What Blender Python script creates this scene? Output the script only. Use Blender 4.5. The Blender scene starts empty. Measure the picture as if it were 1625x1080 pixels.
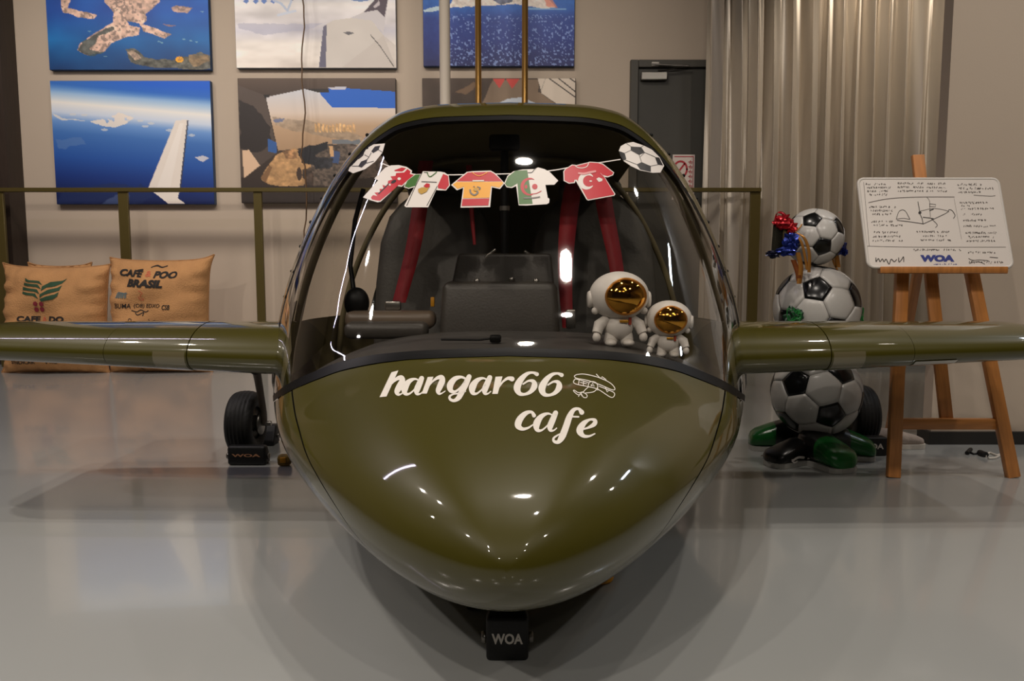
import bpy, bmesh, math, random
import numpy as np
from mathutils import Vector, Matrix
from mathutils.geometry import tessellate_polygon
from mathutils.bvhtree import BVHTree

scene = bpy.context.scene
C = scene.collection
rnd = random.Random(7)

# ------------------------------------------------------------------ camera
F, CAM_H, TP = 1250.0, 0.78, 0.10
CP = 1 / math.sqrt(1 + TP * TP); SP = TP * CP
cam_d = bpy.data.cameras.new('camera')
cam = bpy.data.objects.new('camera', cam_d); C.objects.link(cam)
cam.location = (0, 0, CAM_H)
cam.rotation_euler = (math.pi / 2 - math.atan(TP), 0, 0)
cam_d.sensor_fit = 'HORIZONTAL'; cam_d.sensor_width = 36.0
cam_d.lens = 36.0 * F / 1625.0
cam_d.clip_start = 0.05
scene.camera = cam

# ------------------------------------------------------------------ world, lights, exposure
scene.view_settings.view_transform = 'Standard'
scene.view_settings.look = 'None'
scene.view_settings.gamma = 1.0
scene.view_settings.exposure = 0.36
scene.view_settings.use_curve_mapping = False
scene.cycles.use_denoising = True
scene.cycles.max_bounces = 10
scene.cycles.transparent_max_bounces = 16
scene.cycles.sample_clamp_indirect = 6.0

world = bpy.data.worlds.new('room_air'); scene.world = world
world.use_nodes = True
world.node_tree.nodes['Background'].inputs[0].default_value = (1.0, 0.86, 0.72, 1)
world.node_tree.nodes['Background'].inputs[1].default_value = 0.10

WARM = (1.0, 0.80, 0.60); NEUT = (1.0, 0.90, 0.80)
def aim(o, target):
    d = Vector(target) - o.location
    o.rotation_euler = d.to_track_quat('-Z', 'Y').to_euler()
def spot(loc, target, power, angle=70, blend=0.6, size=0.05, color=WARM):
    l = bpy.data.lights.new('ceiling_spotlight', 'SPOT'); l.energy = power; l.color = color
    l.spot_size = math.radians(angle); l.spot_blend = blend; l.shadow_soft_size = size
    o = bpy.data.objects.new('ceiling_spotlight', l); C.objects.link(o); o.location = loc; aim(o, target)
    return o
def area(loc, target, power, sx, sy, color=NEUT):
    l = bpy.data.lights.new('ceiling_panel_light', 'AREA'); l.energy = power; l.color = color
    l.shape = 'RECTANGLE'; l.size = sx; l.size_y = sy
    o = bpy.data.objects.new('ceiling_panel_light', l); C.objects.link(o); o.location = loc; aim(o, target)
    return o
# ceiling spots: a row in front of the aircraft and a ring above it
for loc, tgt, p, ang in [((-0.95, -0.75, 3.3), (-0.6, 2.2, 0.2), 66, 105), ((-1.5, -1.6, 3.3), (-0.4, 2.0, 0.3), 26, 105), ((1.5, -1.6, 3.3), (0.4, 2.0, 0.3), 14, 105),
                    ((0.95, -0.55, 3.3), (0.8, 2.2, 0.2), 44, 105), ((2.5, -0.5, 3.4), (1.9, 2.4, 0.2), 46, 100), ((-2.6, -0.5, 3.4), (-2.2, 2.4, 0.1), 110, 105),
                    ((0.11, 2.32, 3.3), (0.1, 2.2, 0), 50, 100), ((-2.46, 2.21, 3.3), (-2.2, 1.8, 0), 70, 105), ((1.97, 2.61, 3.3), (1.8, 2.2, 0), 40, 100),
                    ((0.38, 1.48, 3.3), (0.3, 1.6, 0), 36, 95), ((-2.13, 1.72, 3.3), (-1.8, 1.5, 0), 40, 105), ((-3.7, 0.95, 3.3), (-3.0, 1.4, 0), 45, 95), ((3.4, 2.4, 3.3), (2.9, 2.2, 0), 30, 95),
                    ((-0.4, -3.2, 3.4), (0, 0.4, 0), 22, 110), ((0.9, -3.6, 3.4), (0.5, 0.4, 0), 14, 110)]:
    spot(loc, tgt, p, ang, 0.8, 0.042, NEUT)
# wall washers on the picture wall and the curtain
for x in (-3.6, -2.5, -1.3, 0.1):
    spot((x, 3.9, 3.5), (x, 6.1, 1.4), 74, angle=110, blend=1.0, size=0.3, color=NEUT)
spot((2.75, 4.5, 3.5), (2.7, 6.0, 1.9), 110, angle=75, blend=0.9, color=(1.0, 0.86, 0.70))
spot((2.5, 1.7, 3.4), (2.6, 3.4, 1.0), 15, angle=80, blend=0.9, color=NEUT)
# thin led tubes on the ceiling
def led_tube(loc, lx, ly, power, color):
    o = area(loc, (0, 0, 0), power, lx, ly, color); o.rotation_euler = (0, 0, 0)
led_tube((-2.95, 3.02, 3.3), 2.0, 0.025, 9, (0.84, 0.74, 1.0))
led_tube((3.42, 2.98, 3.3), 0.10, 0.34, 7, (0.76, 0.86, 1.0))

# ------------------------------------------------------------------ helpers
def lin(c):
    out = []
    for v in c:
        v = v / 255.0
        out.append(v / 12.92 if v <= 0.04045 else ((v + 0.055) / 1.055) ** 2.4)
    return out
def at(u, v, Y):                       # picture point -> place in the room at distance Y
    a = (u - 812.5) / F; b = (540 - v) / F
    k = Y / (CP + b * SP)
    return Vector((a * k, Y, CAM_H + (-SP + b * CP) * k))

MATS = {}
def mat(name, rgb, rough=0.5, metal=0.0, coat=0.0, spec=0.5, noise=0.0, nscale=8.0, bump=0.0, bscale=60.0, stretch=None, sheen=0.0, ior=1.5):
    if name in MATS: return MATS[name]
    m = bpy.data.materials.new(name); m.use_nodes = True
    nt = m.node_tree; b = nt.nodes['Principled BSDF']
    col = lin(rgb) + [1]
    b.inputs['Base Color'].default_value = col
    b.inputs['Roughness'].default_value = rough
    b.inputs['Metallic'].default_value = metal
    b.inputs['Specular IOR Level'].default_value = spec
    b.inputs['IOR'].default_value = ior
    b.inputs['Coat Weight'].default_value = coat
    b.inputs['Coat Roughness'].default_value = 0.04
    b.inputs['Sheen Weight'].default_value = sheen
    if noise or bump:
        tc = nt.nodes.new('ShaderNodeTexCoord'); mp = nt.nodes.new('ShaderNodeMapping')
        nt.links.new(tc.outputs['Object'], mp.inputs[0])
        if stretch: mp.inputs['Scale'].default_value = stretch
    if noise:
        n = nt.nodes.new('ShaderNodeTexNoise'); n.inputs['Scale'].default_value = nscale; n.inputs['Detail'].default_value = 5
        nt.links.new(mp.outputs[0], n.inputs['Vector'])
        r = nt.nodes.new('ShaderNodeMapRange'); r.inputs['From Min'].default_value = 0.3; r.inputs['From Max'].default_value = 0.7
        r.inputs['To Min'].default_value = 1 - noise; r.inputs['To Max'].default_value = 1 + noise
        nt.links.new(n.outputs['Fac'], r.inputs['Value'])
        mx = nt.nodes.new('ShaderNodeVectorMath'); mx.operation = 'SCALE'
        mx.inputs[0].default_value = col[:3]
        nt.links.new(r.outputs[0], mx.inputs['Scale']); nt.links.new(mx.outputs[0], b.inputs['Base Color'])
    if bump:
        n2 = nt.nodes.new('ShaderNodeTexNoise'); n2.inputs['Scale'].default_value = bscale; n2.inputs['Detail'].default_value = 4
        nt.links.new(mp.outputs[0], n2.inputs['Vector'])
        bp = nt.nodes.new('ShaderNodeBump'); bp.inputs['Strength'].default_value = bump; bp.inputs['Distance'].default_value = 0.01
        nt.links.new(n2.outputs['Fac'], bp.inputs['Height']); nt.links.new(bp.outputs[0], b.inputs['Normal'])
    MATS[name] = m
    return m
def glass_mat(name, tint, refl=1.0):
    m = bpy.data.materials.new(name); m.use_nodes = True; nt = m.node_tree; nt.nodes.clear()
    out = nt.nodes.new('ShaderNodeOutputMaterial'); mix = nt.nodes.new('ShaderNodeMixShader')
    tr = nt.nodes.new('ShaderNodeBsdfTransparent'); tr.inputs[0].default_value = tint + (1,)
    gl = nt.nodes.new('ShaderNodeBsdfGlossy'); gl.inputs['Roughness'].default_value = 0.02; gl.inputs[0].default_value = (refl,) * 3 + (1,)
    lw = nt.nodes.new('ShaderNodeLayerWeight')
    pw = nt.nodes.new('ShaderNodeMath'); pw.operation = 'POWER'; pw.inputs[1].default_value = 4.0; nt.links.new(lw.outputs['Facing'], pw.inputs[0])
    ma = nt.nodes.new('ShaderNodeMath'); ma.operation = 'MULTIPLY_ADD'; ma.inputs[1].default_value = 0.93; ma.inputs[2].default_value = 0.065; nt.links.new(pw.outputs[0], ma.inputs[0])
    lw.inputs['Blend'].default_value = 0.5
    nt.links.new(ma.outputs[0], mix.inputs[0]); nt.links.new(tr.outputs[0], mix.inputs[1]); nt.links.new(gl.outputs[0], mix.inputs[2])
    nt.links.new(mix.outputs[0], out.inputs[0])
    MATS[name] = m
    return m

def obj(name, verts, faces, m, parent=None, smooth=False, loc=None):
    me = bpy.data.meshes.new(name)
    me.from_pydata([tuple(v) for v in verts], [], [tuple(f) for f in faces]); me.update()
    if smooth: me.polygons.foreach_set('use_smooth', [True] * len(me.polygons))
    if m: me.materials.append(m)
    o = bpy.data.objects.new(name, me); C.objects.link(o)
    if parent: o.parent = parent
    if loc: o.location = loc
    return o
def bobj(name, bm, m, parent=None, smooth=False, loc=None, sharp=None):
    me = bpy.data.meshes.new(name); bm.to_mesh(me); bm.free()
    if smooth:
        me.polygons.foreach_set('use_smooth', [True] * len(me.polygons))
        if sharp: me.set_sharp_from_angle(angle=math.radians(sharp))
    if m: me.materials.append(m)
    o = bpy.data.objects.new(name, me); C.objects.link(o)
    if parent: o.parent = parent
    if loc: o.location = loc
    return o
def tag(o, label, cat, group=None, kind=None):
    if label: o['label'] = label
    if cat: o['category'] = cat
    if group: o['group'] = group
    if kind: o['kind'] = kind
    return o
def struct(o, label=None, cat=None):
    o['kind'] = 'structure'
    if label: o['label'] = label
    if cat: o['category'] = cat
    return o
def thing(name, label, cat, loc=(0, 0, 0), group=None):
    o = bpy.data.objects.new(name, None); C.objects.link(o); o.location = loc; o.empty_display_size = 0.05
    return tag(o, label, cat, group)
def box(bm, c, s, bevel=0.0, seg=2, rot=None):
    r = bmesh.ops.create_cube(bm, size=1.0); vs = r['verts']
    bmesh.ops.scale(bm, vec=s, verts=vs)
    if bevel:
        es = list({e for v in vs for e in v.link_edges})
        rb = bmesh.ops.bevel(bm, geom=es, offset=bevel, segments=seg, profile=0.5, affect='EDGES')
        vs = [v for v in bm.verts if v.is_valid and v in set(rb['verts']) or v in vs and v.is_valid]
        vs = list({v for f in rb['faces'] for v in f.verts} | {v for v in vs if v.is_valid})
    if rot is not None: bmesh.ops.rotate(bm, cent=(0, 0, 0), matrix=rot, verts=vs)
    bmesh.ops.translate(bm, vec=c, verts=vs)
    return bm
def box_obj(name, c, s, m, parent=None, bevel=0.0, seg=2, rot=None):
    bm = bmesh.new(); box(bm, (0, 0, 0), s, bevel, seg, rot)
    o = bobj(name, bm, m, parent, smooth=bevel > 0, sharp=40)
    o.location = c
    return o
def grid(name, pts, m, parent=None, closed_u=False, smooth=True, skip=None, flip=False):
    n, k = pts.shape[:2]; fs = []
    for i in range(n if closed_u else n - 1):
        i2 = (i + 1) % n
        for j in range(k - 1):
            if skip and skip(i, j): continue
            f = (i * k + j, i2 * k + j, i2 * k + j + 1, i * k + j + 1)
            fs.append(f[::-1] if flip else f)
    return obj(name, pts.reshape(-1, 3), fs, m, parent, smooth)
def lathe(name, prof, m, parent=None, seg=32, axis='Z', loc=None):
    pts = np.zeros((seg, len(prof), 3))
    for i in range(seg):
        a = 2 * math.pi * i / seg
        for j, (r, h) in enumerate(prof):
            p = (r * math.cos(a), r * math.sin(a), h)
            pts[i, j] = p if axis == 'Z' else ((h, p[0], p[1]) if axis == 'X' else (p[0], h, p[1]))
    o = grid(name, pts, m, parent, closed_u=True)
    if loc is not None: o.location = loc
    return o
def tube(name, path, r, m, parent=None, seg=10, radii=None, flat=None):
    P_ = [Vector(p) for p in path]; n = len(P_); pts = np.zeros((n, seg, 3))
    up = Vector((0, 0, 1)); prev = None
    for i in range(n):
        t = (P_[min(i + 1, n - 1)] - P_[max(i - 1, 0)]).normalized()
        if prev is None:
            a = t.cross(up if abs(t.z) < 0.95 else Vector((0, 1, 0))).normalized()
        else:
            a = (prev - t * prev.dot(t)).normalized()
        b = t.cross(a); prev = a
        rr = radii[i] if radii else r
        for j in range(seg):
            q = 2 * math.pi * j / seg
            pts[i, j] = P_[i] + a * (rr * math.cos(q)) + b * ((flat or 1) * rr * math.sin(q))
    fs = []
    for i in range(n - 1):
        for j in range(seg):
            j2 = (j + 1) % seg
            fs.append((i * seg + j, i * seg + j2, (i + 1) * seg + j2, (i + 1) * seg + j))
    fs.append(tuple(range(seg))[::-1]); fs.append(tuple((n - 1) * seg + j for j in range(seg)))
    o = obj(name, pts.reshape(-1, 3), fs, m, parent, True)
    o.data.set_sharp_from_angle(angle=math.radians(60))
    return o
def catmull(pts, n=6):
    pts = [np.array(p, float) for p in pts]; out = []
    for i in range(len(pts) - 1):
        p0 = pts[max(i - 1, 0)]; p1 = pts[i]; p2 = pts[i + 1]; p3 = pts[min(i + 2, len(pts) - 1)]
        for k in range(n):
            t = k / n
            out.append(0.5 * (2 * p1 + (p2 - p0) * t + (2 * p0 - 5 * p1 + 4 * p2 - p3) * t * t + (3 * p1 - p0 - 3 * p2 + p3) * t ** 3))
    out.append(pts[-1])
    return out
def ball(name, c, r, m, parent=None, seg=24, rings=14, scale=(1, 1, 1)):
    bm = bmesh.new(); bmesh.ops.create_uvsphere(bm, u_segments=seg, v_segments=rings, radius=r)
    bmesh.ops.scale(bm, vec=scale, verts=bm.verts)
    o = bobj(name, bm, m, parent, True); o.location = c
    return o

# flat shapes (print, stickers, lettering): triangles in 2d, later laid on a surface
def tri_poly(loop, maxlen=None):
    vs = [Vector((p[0], p[1], 0)) for p in loop]
    tris = [[(vs[i].x, vs[i].y) for i in t] for t in tessellate_polygon([vs])]
    return refine(tris, maxlen)
def refine(tris, L):
    if not L: return tris
    out = []; st = list(tris)
    while st:
        t = st.pop()
        d = [(math.dist(t[i], t[(i + 1) % 3]), i) for i in range(3)]
        m, i = max(d)
        if m <= L: out.append(t); continue
        a, b, c = t[i], t[(i + 1) % 3], t[(i + 2) % 3]; q = ((a[0] + b[0]) / 2, (a[1] + b[1]) / 2)
        st += [[a, q, c], [q, b, c]]
    return out
def tri_stroke(pts, w=None, n=6, maxlen=None, caps=True):
    """pts (x, y[, w]); a pen stroke of changing width"""
    P_ = [p if len(p) == 3 else (p[0], p[1], w) for p in pts]
    P_ = catmull(P_, n) if n > 1 else [np.array(p, float) for p in P_]
    tris = []; prev = None
    for i, p in enumerate(P_):
        a = P_[max(i - 1, 0)]; b = P_[min(i + 1, len(P_) - 1)]
        d = b[:2] - a[:2]; L = math.hypot(*d) or 1; nx, ny = -d[1] / L, d[0] / L
        l = (p[0] + nx * p[2] / 2, p[1] + ny * p[2] / 2); r = (p[0] - nx * p[2] / 2, p[1] - ny * p[2] / 2)
        if prev: tris += [[prev[0], prev[1], r], [prev[0], r, l]]
        prev = (l, r)
    if caps:
        for p in (P_[0], P_[-1]):
            ring = [(p[0] + p[2] / 2 * math.cos(q * math.pi / 6), p[1] + p[2] / 2 * math.sin(q * math.pi / 6)) for q in range(12)]
            for q in range(12): tris.append([(p[0], p[1]), ring[q], ring[(q + 1) % 12]])
    return refine(tris, maxlen)
def tri_ellipse(cx, cy, rx, ry=None, n=24, rot=0):
    ry = ry or rx; co, si = math.cos(rot), math.sin(rot)
    ring = [(cx + rx * math.cos(a) * co - ry * math.sin(a) * si, cy + rx * math.cos(a) * si + ry * math.sin(a) * co) for a in [2 * math.pi * k / n for k in range(n)]]
    return [[(cx, cy), ring[k], ring[(k + 1) % n]] for k in range(n)]
def tri_text(txt, x, y, h, bold=0.0, shear=0.0, space=1.0, width=None, maxlen=None):
    """text with cap height h, lower left corner at x, y (y grows upward)"""
    cu = bpy.data.curves.new('t', 'FONT'); cu.body = txt; cu.size = 1.0; cu.offset = bold; cu.shear = shear; cu.space_character = space
    cu.resolution_u = 3
    o = bpy.data.objects.new('t', cu); C.objects.link(o)
    dg = bpy.context.evaluated_depsgraph_get(); me = bpy.data.meshes.new_from_object(o.evaluated_get(dg))
    me.calc_loop_triangles()
    co = np.array([v.co[:2] for v in me.vertices]); 
    tr = [list(t.vertices) for t in me.loop_triangles]
    bpy.data.objects.remove(o); bpy.data.curves.remove(cu); bpy.data.meshes.remove(me)
    mn = co.min(0); mxx = co.max(0); s = h / (mxx[1] - mn[1])
    sx = width / (mxx[0] - mn[0]) if width else s
    co = (co - mn) * (sx, s) + (x, y)
    return refine([[tuple(co[i]) for i in t] for t in tr], maxlen)
def lay(name, tris, fn, m, parent=None):
    """place flat triangles on a surface with fn(x, y) -> 3d"""
    idx = {}; vs = []; fs = []
    for t in tris:
        f = []
        for p in t:
            k = (round(p[0], 5), round(p[1], 5))
            if k not in idx:
                q = fn(p[0], p[1])
                if q is None: break
                idx[k] = len(vs); vs.append(q)
            f.append(idx[k])
        if len(f) == 3 and len(set(f)) == 3: fs.append(f)
    return obj(name, vs, fs, m, parent)
def pchip(xs, ys, x):
    xs = np.asarray(xs, float); ys = np.asarray(ys, float); x = np.asarray(x, float)
    h = np.diff(xs); d = np.diff(ys) / h; m = np.zeros(len(xs))
    for i in range(1, len(xs) - 1):
        if d[i - 1] * d[i] > 0:
            w1 = 2 * h[i] + h[i - 1]; w2 = h[i] + 2 * h[i - 1]
            m[i] = (w1 + w2) / (w1 / d[i - 1] + w2 / d[i])
    m[0] = d[0]; m[-1] = d[-1]
    k = np.clip(np.searchsorted(xs, x) - 1, 0, len(h) - 1); t = np.clip((x - xs[k]) / h[k], 0, 1)
    return ys[k] * (2 * t ** 3 - 3 * t ** 2 + 1) + h[k] * m[k] * (t ** 3 - 2 * t ** 2 + t) + ys[k + 1] * (-2 * t ** 3 + 3 * t ** 2) + h[k] * m[k + 1] * (t ** 3 - t ** 2)

# ------------------------------------------------------------------ materials
OLIVE = mat('olive_gloss_paint', (67, 62, 9), 0.4, coat=1.0, spec=0.25, noise=0.03, nscale=3)
RAIL = mat('olive_brass_metal', (92, 80, 40), 0.38, metal=0.35)
BLACK = mat('black_rubber', (16, 16, 16), 0.55, bump=0.1, bscale=200)
SEAL = mat('black_seal', (7, 7, 7), 0.45, spec=0.2)
DARK = mat('dark_cabin_vinyl', (62, 58, 53), 0.45, noise=0.08, nscale=12, bump=0.08, bscale=150)
LINER = mat('cabin_lining', (104, 94, 64), 0.6, noise=0.1)
SEATM = mat('seat_leather', (72, 69, 63), 0.5, noise=0.12, nscale=9, bump=0.1, bscale=90)
RED = mat('red_webbing', (150, 22, 32), 0.6, bump=0.15, bscale=300)
WHITE = mat('white_vinyl', (226, 219, 212), 0.45)
STEEL = mat('steel', (150, 146, 140), 0.3, metal=0.9)
CHROME = mat('chrome', (215, 210, 200), 0.12, metal=1.0)
TIRE = mat('tyre_rubber', (24, 23, 22), 0.65, bump=0.15, bscale=120)
WOOD = mat('varnished_pine', (186, 122, 62), 0.42, noise=0.18, nscale=6, stretch=(14, 14, 1.2), coat=0.25)
FLOORM = mat('grey_epoxy_floor', (162, 164, 162), 0.15, noise=0.025, nscale=0.7, coat=0.3, bump=0.012, bscale=5)
WALLM = mat('beige_grey_wall_paint', (192, 176, 158), 0.75, noise=0.02, nscale=2, bump=0.03, bscale=120)
DOORM = mat('dark_grey_door_paint', (62, 60, 54), 0.45, noise=0.05)
BROWN = mat('dark_brown_panel', (52, 40, 32), 0.5, noise=0.2, stretch=(8, 8, 0.6))
BASEB = mat('dark_baseboard', (40, 38, 35), 0.5, noise=0.05)
CEIL = mat('dark_ceiling', (70, 66, 60), 0.8, noise=0.05)
CURT = mat('satin_curtain', (200, 190, 176), 0.34, metal=0.5, sheen=0.2, noise=0.05, nscale=3, stretch=(6, 1, 0.3))
BURLAP = mat('burlap', (192, 142, 92), 0.9, noise=0.12, nscale=7, bump=0.6, bscale=120)
INK = mat('black_ink', (34, 30, 28), 0.8)
GREENINK = mat('green_ink', (44, 76, 52), 0.85)
REDINK = mat('red_ink', (138, 42, 54), 0.85)
ORANGEINK = mat('faded_orange_ink', (196, 104, 72), 0.85)
BLUEINK = mat('faded_blue_ink', (92, 112, 116), 0.85)
BALLW = mat('white_ball_vinyl', (188, 185, 180), 0.26, noise=0.02)
BALLB = mat('black_ball_vinyl', (14, 14, 15), 0.22)
GREEN = mat('green_shoe_vinyl', (26, 92, 38), 0.25, noise=0.1, nscale=12)
SHOEB = mat('black_shoe_vinyl', (14, 14, 14), 0.3)
GOLDV = mat('gold_visor', (236, 172, 70), 0.06, metal=1.0)
TOYW = mat('white_toy_plastic', (222, 216, 208), 0.45, noise=0.02)
BRASS = mat('brass', (176, 136, 76), 0.3, metal=0.85)
PIPE = mat('cream_pipe_paint', (190, 180, 166), 0.45)
YELLOW = mat('yellow_strap', (206, 142, 24), 0.5)
CREAM = mat('cream_plastic', (214, 208, 198), 0.4)
GLASS = glass_mat('windshield_acrylic', (0.93, 0.92, 0.90))
GLASS2 = glass_mat('side_window_acrylic', (0.84, 0.82, 0.78), 0.7)

# ------------------------------------------------------------------ the room
WY = 6.16
def quad_box(name, lo, hi, m):
    c = [(lo[i] + hi[i]) / 2 for i in range(3)]; s = [hi[i] - lo[i] for i in range(3)]
    return box_obj(name, c, s, m)
struct(quad_box('floor', (-5.2, -5, -0.1), (5.2, 6.4, 0), FLOORM), 'glossy light grey epoxy floor', 'floor')
struct(quad_box('wall_back', (-5.2, WY, 0), (5.2, WY + 0.2, 3.7), WALLM), 'beige grey wall behind the railing with photo canvases', 'wall')
struct(quad_box('wall_left', (-5.4, -5, 0), (-5.2, WY, 3.7), WALLM), 'beige side wall', 'wall')
struct(quad_box('wall_front', (-5.2, -5.2, 0), (5.2, -5, 3.7), BROWN), 'dark brown wall facing the aircraft nose', 'wall')
struct(quad_box('ceiling', (-5.2, -5, 3.7), (5.2, 6.3, 3.8), CEIL), 'dark ceiling', 'ceiling')
struct(quad_box('wall_right', (1.80, 3.33, 0.0), (5.2, 3.40, 3.7), WALLM), 'grey partition wall behind the easel', 'wall')
struct(quad_box('wall_far_right', (5.2, -5, 0), (5.4, WY, 3.7), WALLM), 'beige side wall on the right', 'wall')
struct(quad_box('baseboard_right', (1.785, 3.315, 0), (5.2, 3.415, 0.055), BASEB), 'dark baseboard along the partition', 'baseboard')
struct(quad_box('baseboard_back', (-5.2, WY - 0.02, 0), (5.2, WY, 0.085), BASEB), 'dark baseboard along the back wall', 'baseboard')
struct(quad_box('trim_1', (-4.8, 5.97, 0), (-3.76, WY, 3.7), BROWN), 'dark brown wooden pillar at the left edge', 'pillar')

# door with frame and closer
dl = at(998, 200, WY).x; dr = 1.66; dt = at(1050, 97, WY).z
door = struct(thing('door_1', 'dark grey steel door with overhead closer', 'door', (dl, WY, 0)))
quad = lambda n, lo, hi, m, p, bv=0.004: box_obj(n, [(lo[i] + hi[i]) / 2 for i in range(3)], [hi[i] - lo[i] for i in range(3)], m, p, bv, 1)
w_ = dr - dl
FRAMEM = mat('door_frame_paint', (74, 71, 64), 0.45)
quad('door_frame', (0, -0.05, 0), (0.06, 0, dt), FRAMEM, door)
quad('door_frame', (w_ - 0.06, -0.05, 0), (w_, 0, dt), FRAMEM, door)
quad('door_frame', (0.06, -0.05, dt - 0.055), (w_ - 0.06, 0, dt), FRAMEM, door)
leaf = quad('door_leaf', (0.06, -0.022, 0.01), (w_ - 0.06, -0.002, dt - 0.058), DOORM, door)
a = at(1015, 117, WY); b = at(1056, 130, WY)
quad('closer_body', (a.x - dl, -0.075, b.z), (b.x - dl, -0.022, a.z), STEEL, door, 0.006)
a = at(1032, 105, WY); b = at(1090, 109, WY); e = at(1042, 116, WY)
tube('closer_arm', [(a.x - dl, -0.06, a.z), (b.x - dl, -0.085, b.z), (e.x - dl, -0.06, e.z)], 0.009, STEEL, door, 8)
quad('closer_bracket', (a.x - dl, -0.065, a.z - 0.012), (a.x - dl + 0.055, -0.05, a.z + 0.016), CREAM, door, 0.003)
# sign on the door
sx0 = at(1066, 268, WY).x; sx1 = at(1101, 268, WY).x; sz1 = at(1080, 246, WY).z; sz0 = sz1 - 0.34
sign = thing('door_notice', 'white notice with red print on the dark door', 'sign', (sx0, WY - 0.03, sz0))
quad('sheet', (0, 0, 0), (sx1 - sx0, 0.006, sz1 - sz0), mat('paper', (214, 200, 192), 0.7), sign, 0.001)
REDP = mat('red_print', (176, 46, 58), 0.7)
fl = lambda x, y: (x, -0.002, y)
tr = tri_stroke([(0.012, 0.325), (0.158, 0.325)], 0.006, n=1, caps=False) + tri_stroke([(0.158, 0.325), (0.158, 0.02)], 0.004, n=1, caps=False)
tr += tri_stroke([(0.06 + 0.05 * math.cos(q), 0.23 + 0.06 * math.sin(q)) for q in np.linspace(0, 6.28, 20)], 0.014, n=1)
tr += tri_stroke([(0.03, 0.19), (0.09, 0.27)], 0.013, n=1)
for k in range(6):
    zz = 0.285 - k * 0.036
    tr += tri_stroke([(0.122, zz), (0.15, zz)], 0.005, n=1) + tri_stroke([(0.136, zz + 0.012), (0.130, zz - 0.012), (0.148, zz - 0.010)], 0.005, n=1)
lay('print', tr, fl, REDP, sign)

# curtain: pleated satin
def curtain():
    x0, x1, z0, z1, Yc = 1.40, 3.45, 0.075, 3.55, 6.02
    nx, nz = 520, 36
    r = np.random.RandomState(3); pts = np.zeros((nx, nz, 3))
    edges = [0.0]
    while edges[-1] < 1: edges.append(edges[-1] + r.uniform(0.046, 0.085))
    ph = np.interp(np.linspace(0, 1, nx), edges, np.arange(len(edges)) * 2 * math.pi)
    amp = np.interp(np.linspace(0, 1, nx), np.linspace(0, 1, 24), r.uniform(0.040, 0.062, 24))
    j2 = np.interp(np.linspace(0, 1, nx), np.linspace(0, 1, 40), r.uniform(-1, 1, 40))
    for j in range(nz):
        t = j / (nz - 1); s = np.linspace(0, 1, nx)
        sway = 0.035 * np.sin(2.2 * t + 5 * s) + 0.03 * (1 - t) * np.sin(9 * s + 1.0)
        a = amp * (0.75 + 0.35 * (1 - t))
        y = Yc + a * np.sin(ph + 0.5 * np.sin(3 * t + 8 * s)) + 0.35 * a * np.sin(2 * ph + 1.7 + 1.2 * t) + 0.018 * j2 * (1 - 0.5 * t) + 0.008 * np.sin(5 * ph * 0.5 + 7 * t)
        pts[:, j, 0] = x0 + (x1 - x0) * s + sway + 0.014 * np.sin(2 * ph)
        pts[:, j, 1] = y; pts[:, j, 2] = z0 + (z1 - z0) * t
    o = grid('satin_curtain', pts, CURT)
    return tag(o, 'long pleated silver beige satin curtain beside the dark door', 'curtain')
curtain()

# vertical pipe and two brass poles in front of the pictures
def pole(name, u, Y, r, m, label):
    x = at(u, 90, Y).x
    o = lathe(name, [(0, 0), (r * 2.4, 0), (r * 2.4, 0.015), (r, 0.02), (r, 3.68), (r * 2.2, 3.685), (r * 2.2, 3.70), (0, 3.70)], m, None, 20, loc=(x, Y, 0))
    return tag(o, label, 'pole')
pole('ceiling_pipe', 706, 5.55, 0.037, PIPE, 'thick cream vertical pipe left of the two brass poles')
pole('brass_pole', 759, 5.55, 0.021, BRASS, 'slim brass pole next to the cream pipe')
pole('brass_pole', 833, 5.55, 0.021, BRASS, 'slim brass pole farther from the cream pipe')

# olive railing
RY = 5.84
def railing():
    zt = at(600, 298, RY).z; xl = -4.35; xr = at(1207, 297, RY).x
    t = thing('olive_railing', 'olive brass railing of flat bars along the back wall', 'railing', (xl, RY, 0))
    quad('top_rail', (0, -0.025, zt - 0.03), (xr - xl, 0.025, zt), RAIL, t, 0.003)
    for u, w in ((2, 0.09), (200, 0.072), (412, 0.06), (790, 0.06), (1198, 0.075)):
        x = at(u, 400, RY).x - xl
        if u == 1198: x = xr - xl - 0.037
        quad('post', (x - w / 2, -0.012, 0), (x + w / 2, 0.012, zt - 0.03), RAIL, t, 0.002)
    return t
railing()

# hanging wire in front of the middle canvases
wp = [at(481 + 2.5 * math.sin(v * 0.045) + rnd.uniform(-1.2, 1.2) + (4 if v > 250 else 0), v, 5.98) for v in range(-110, 400, 17)]
wp = [(*at(481, -250, 5.98)[:2], 3.70)] + [tuple(p) for p in wp]
tag(tube('hanging_wire', wp, 0.0055, mat('brown_wire', (96, 70, 44), 0.6), None, 6), 'thin brown wire hanging from the ceiling over the canvases', 'wire')

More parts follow.
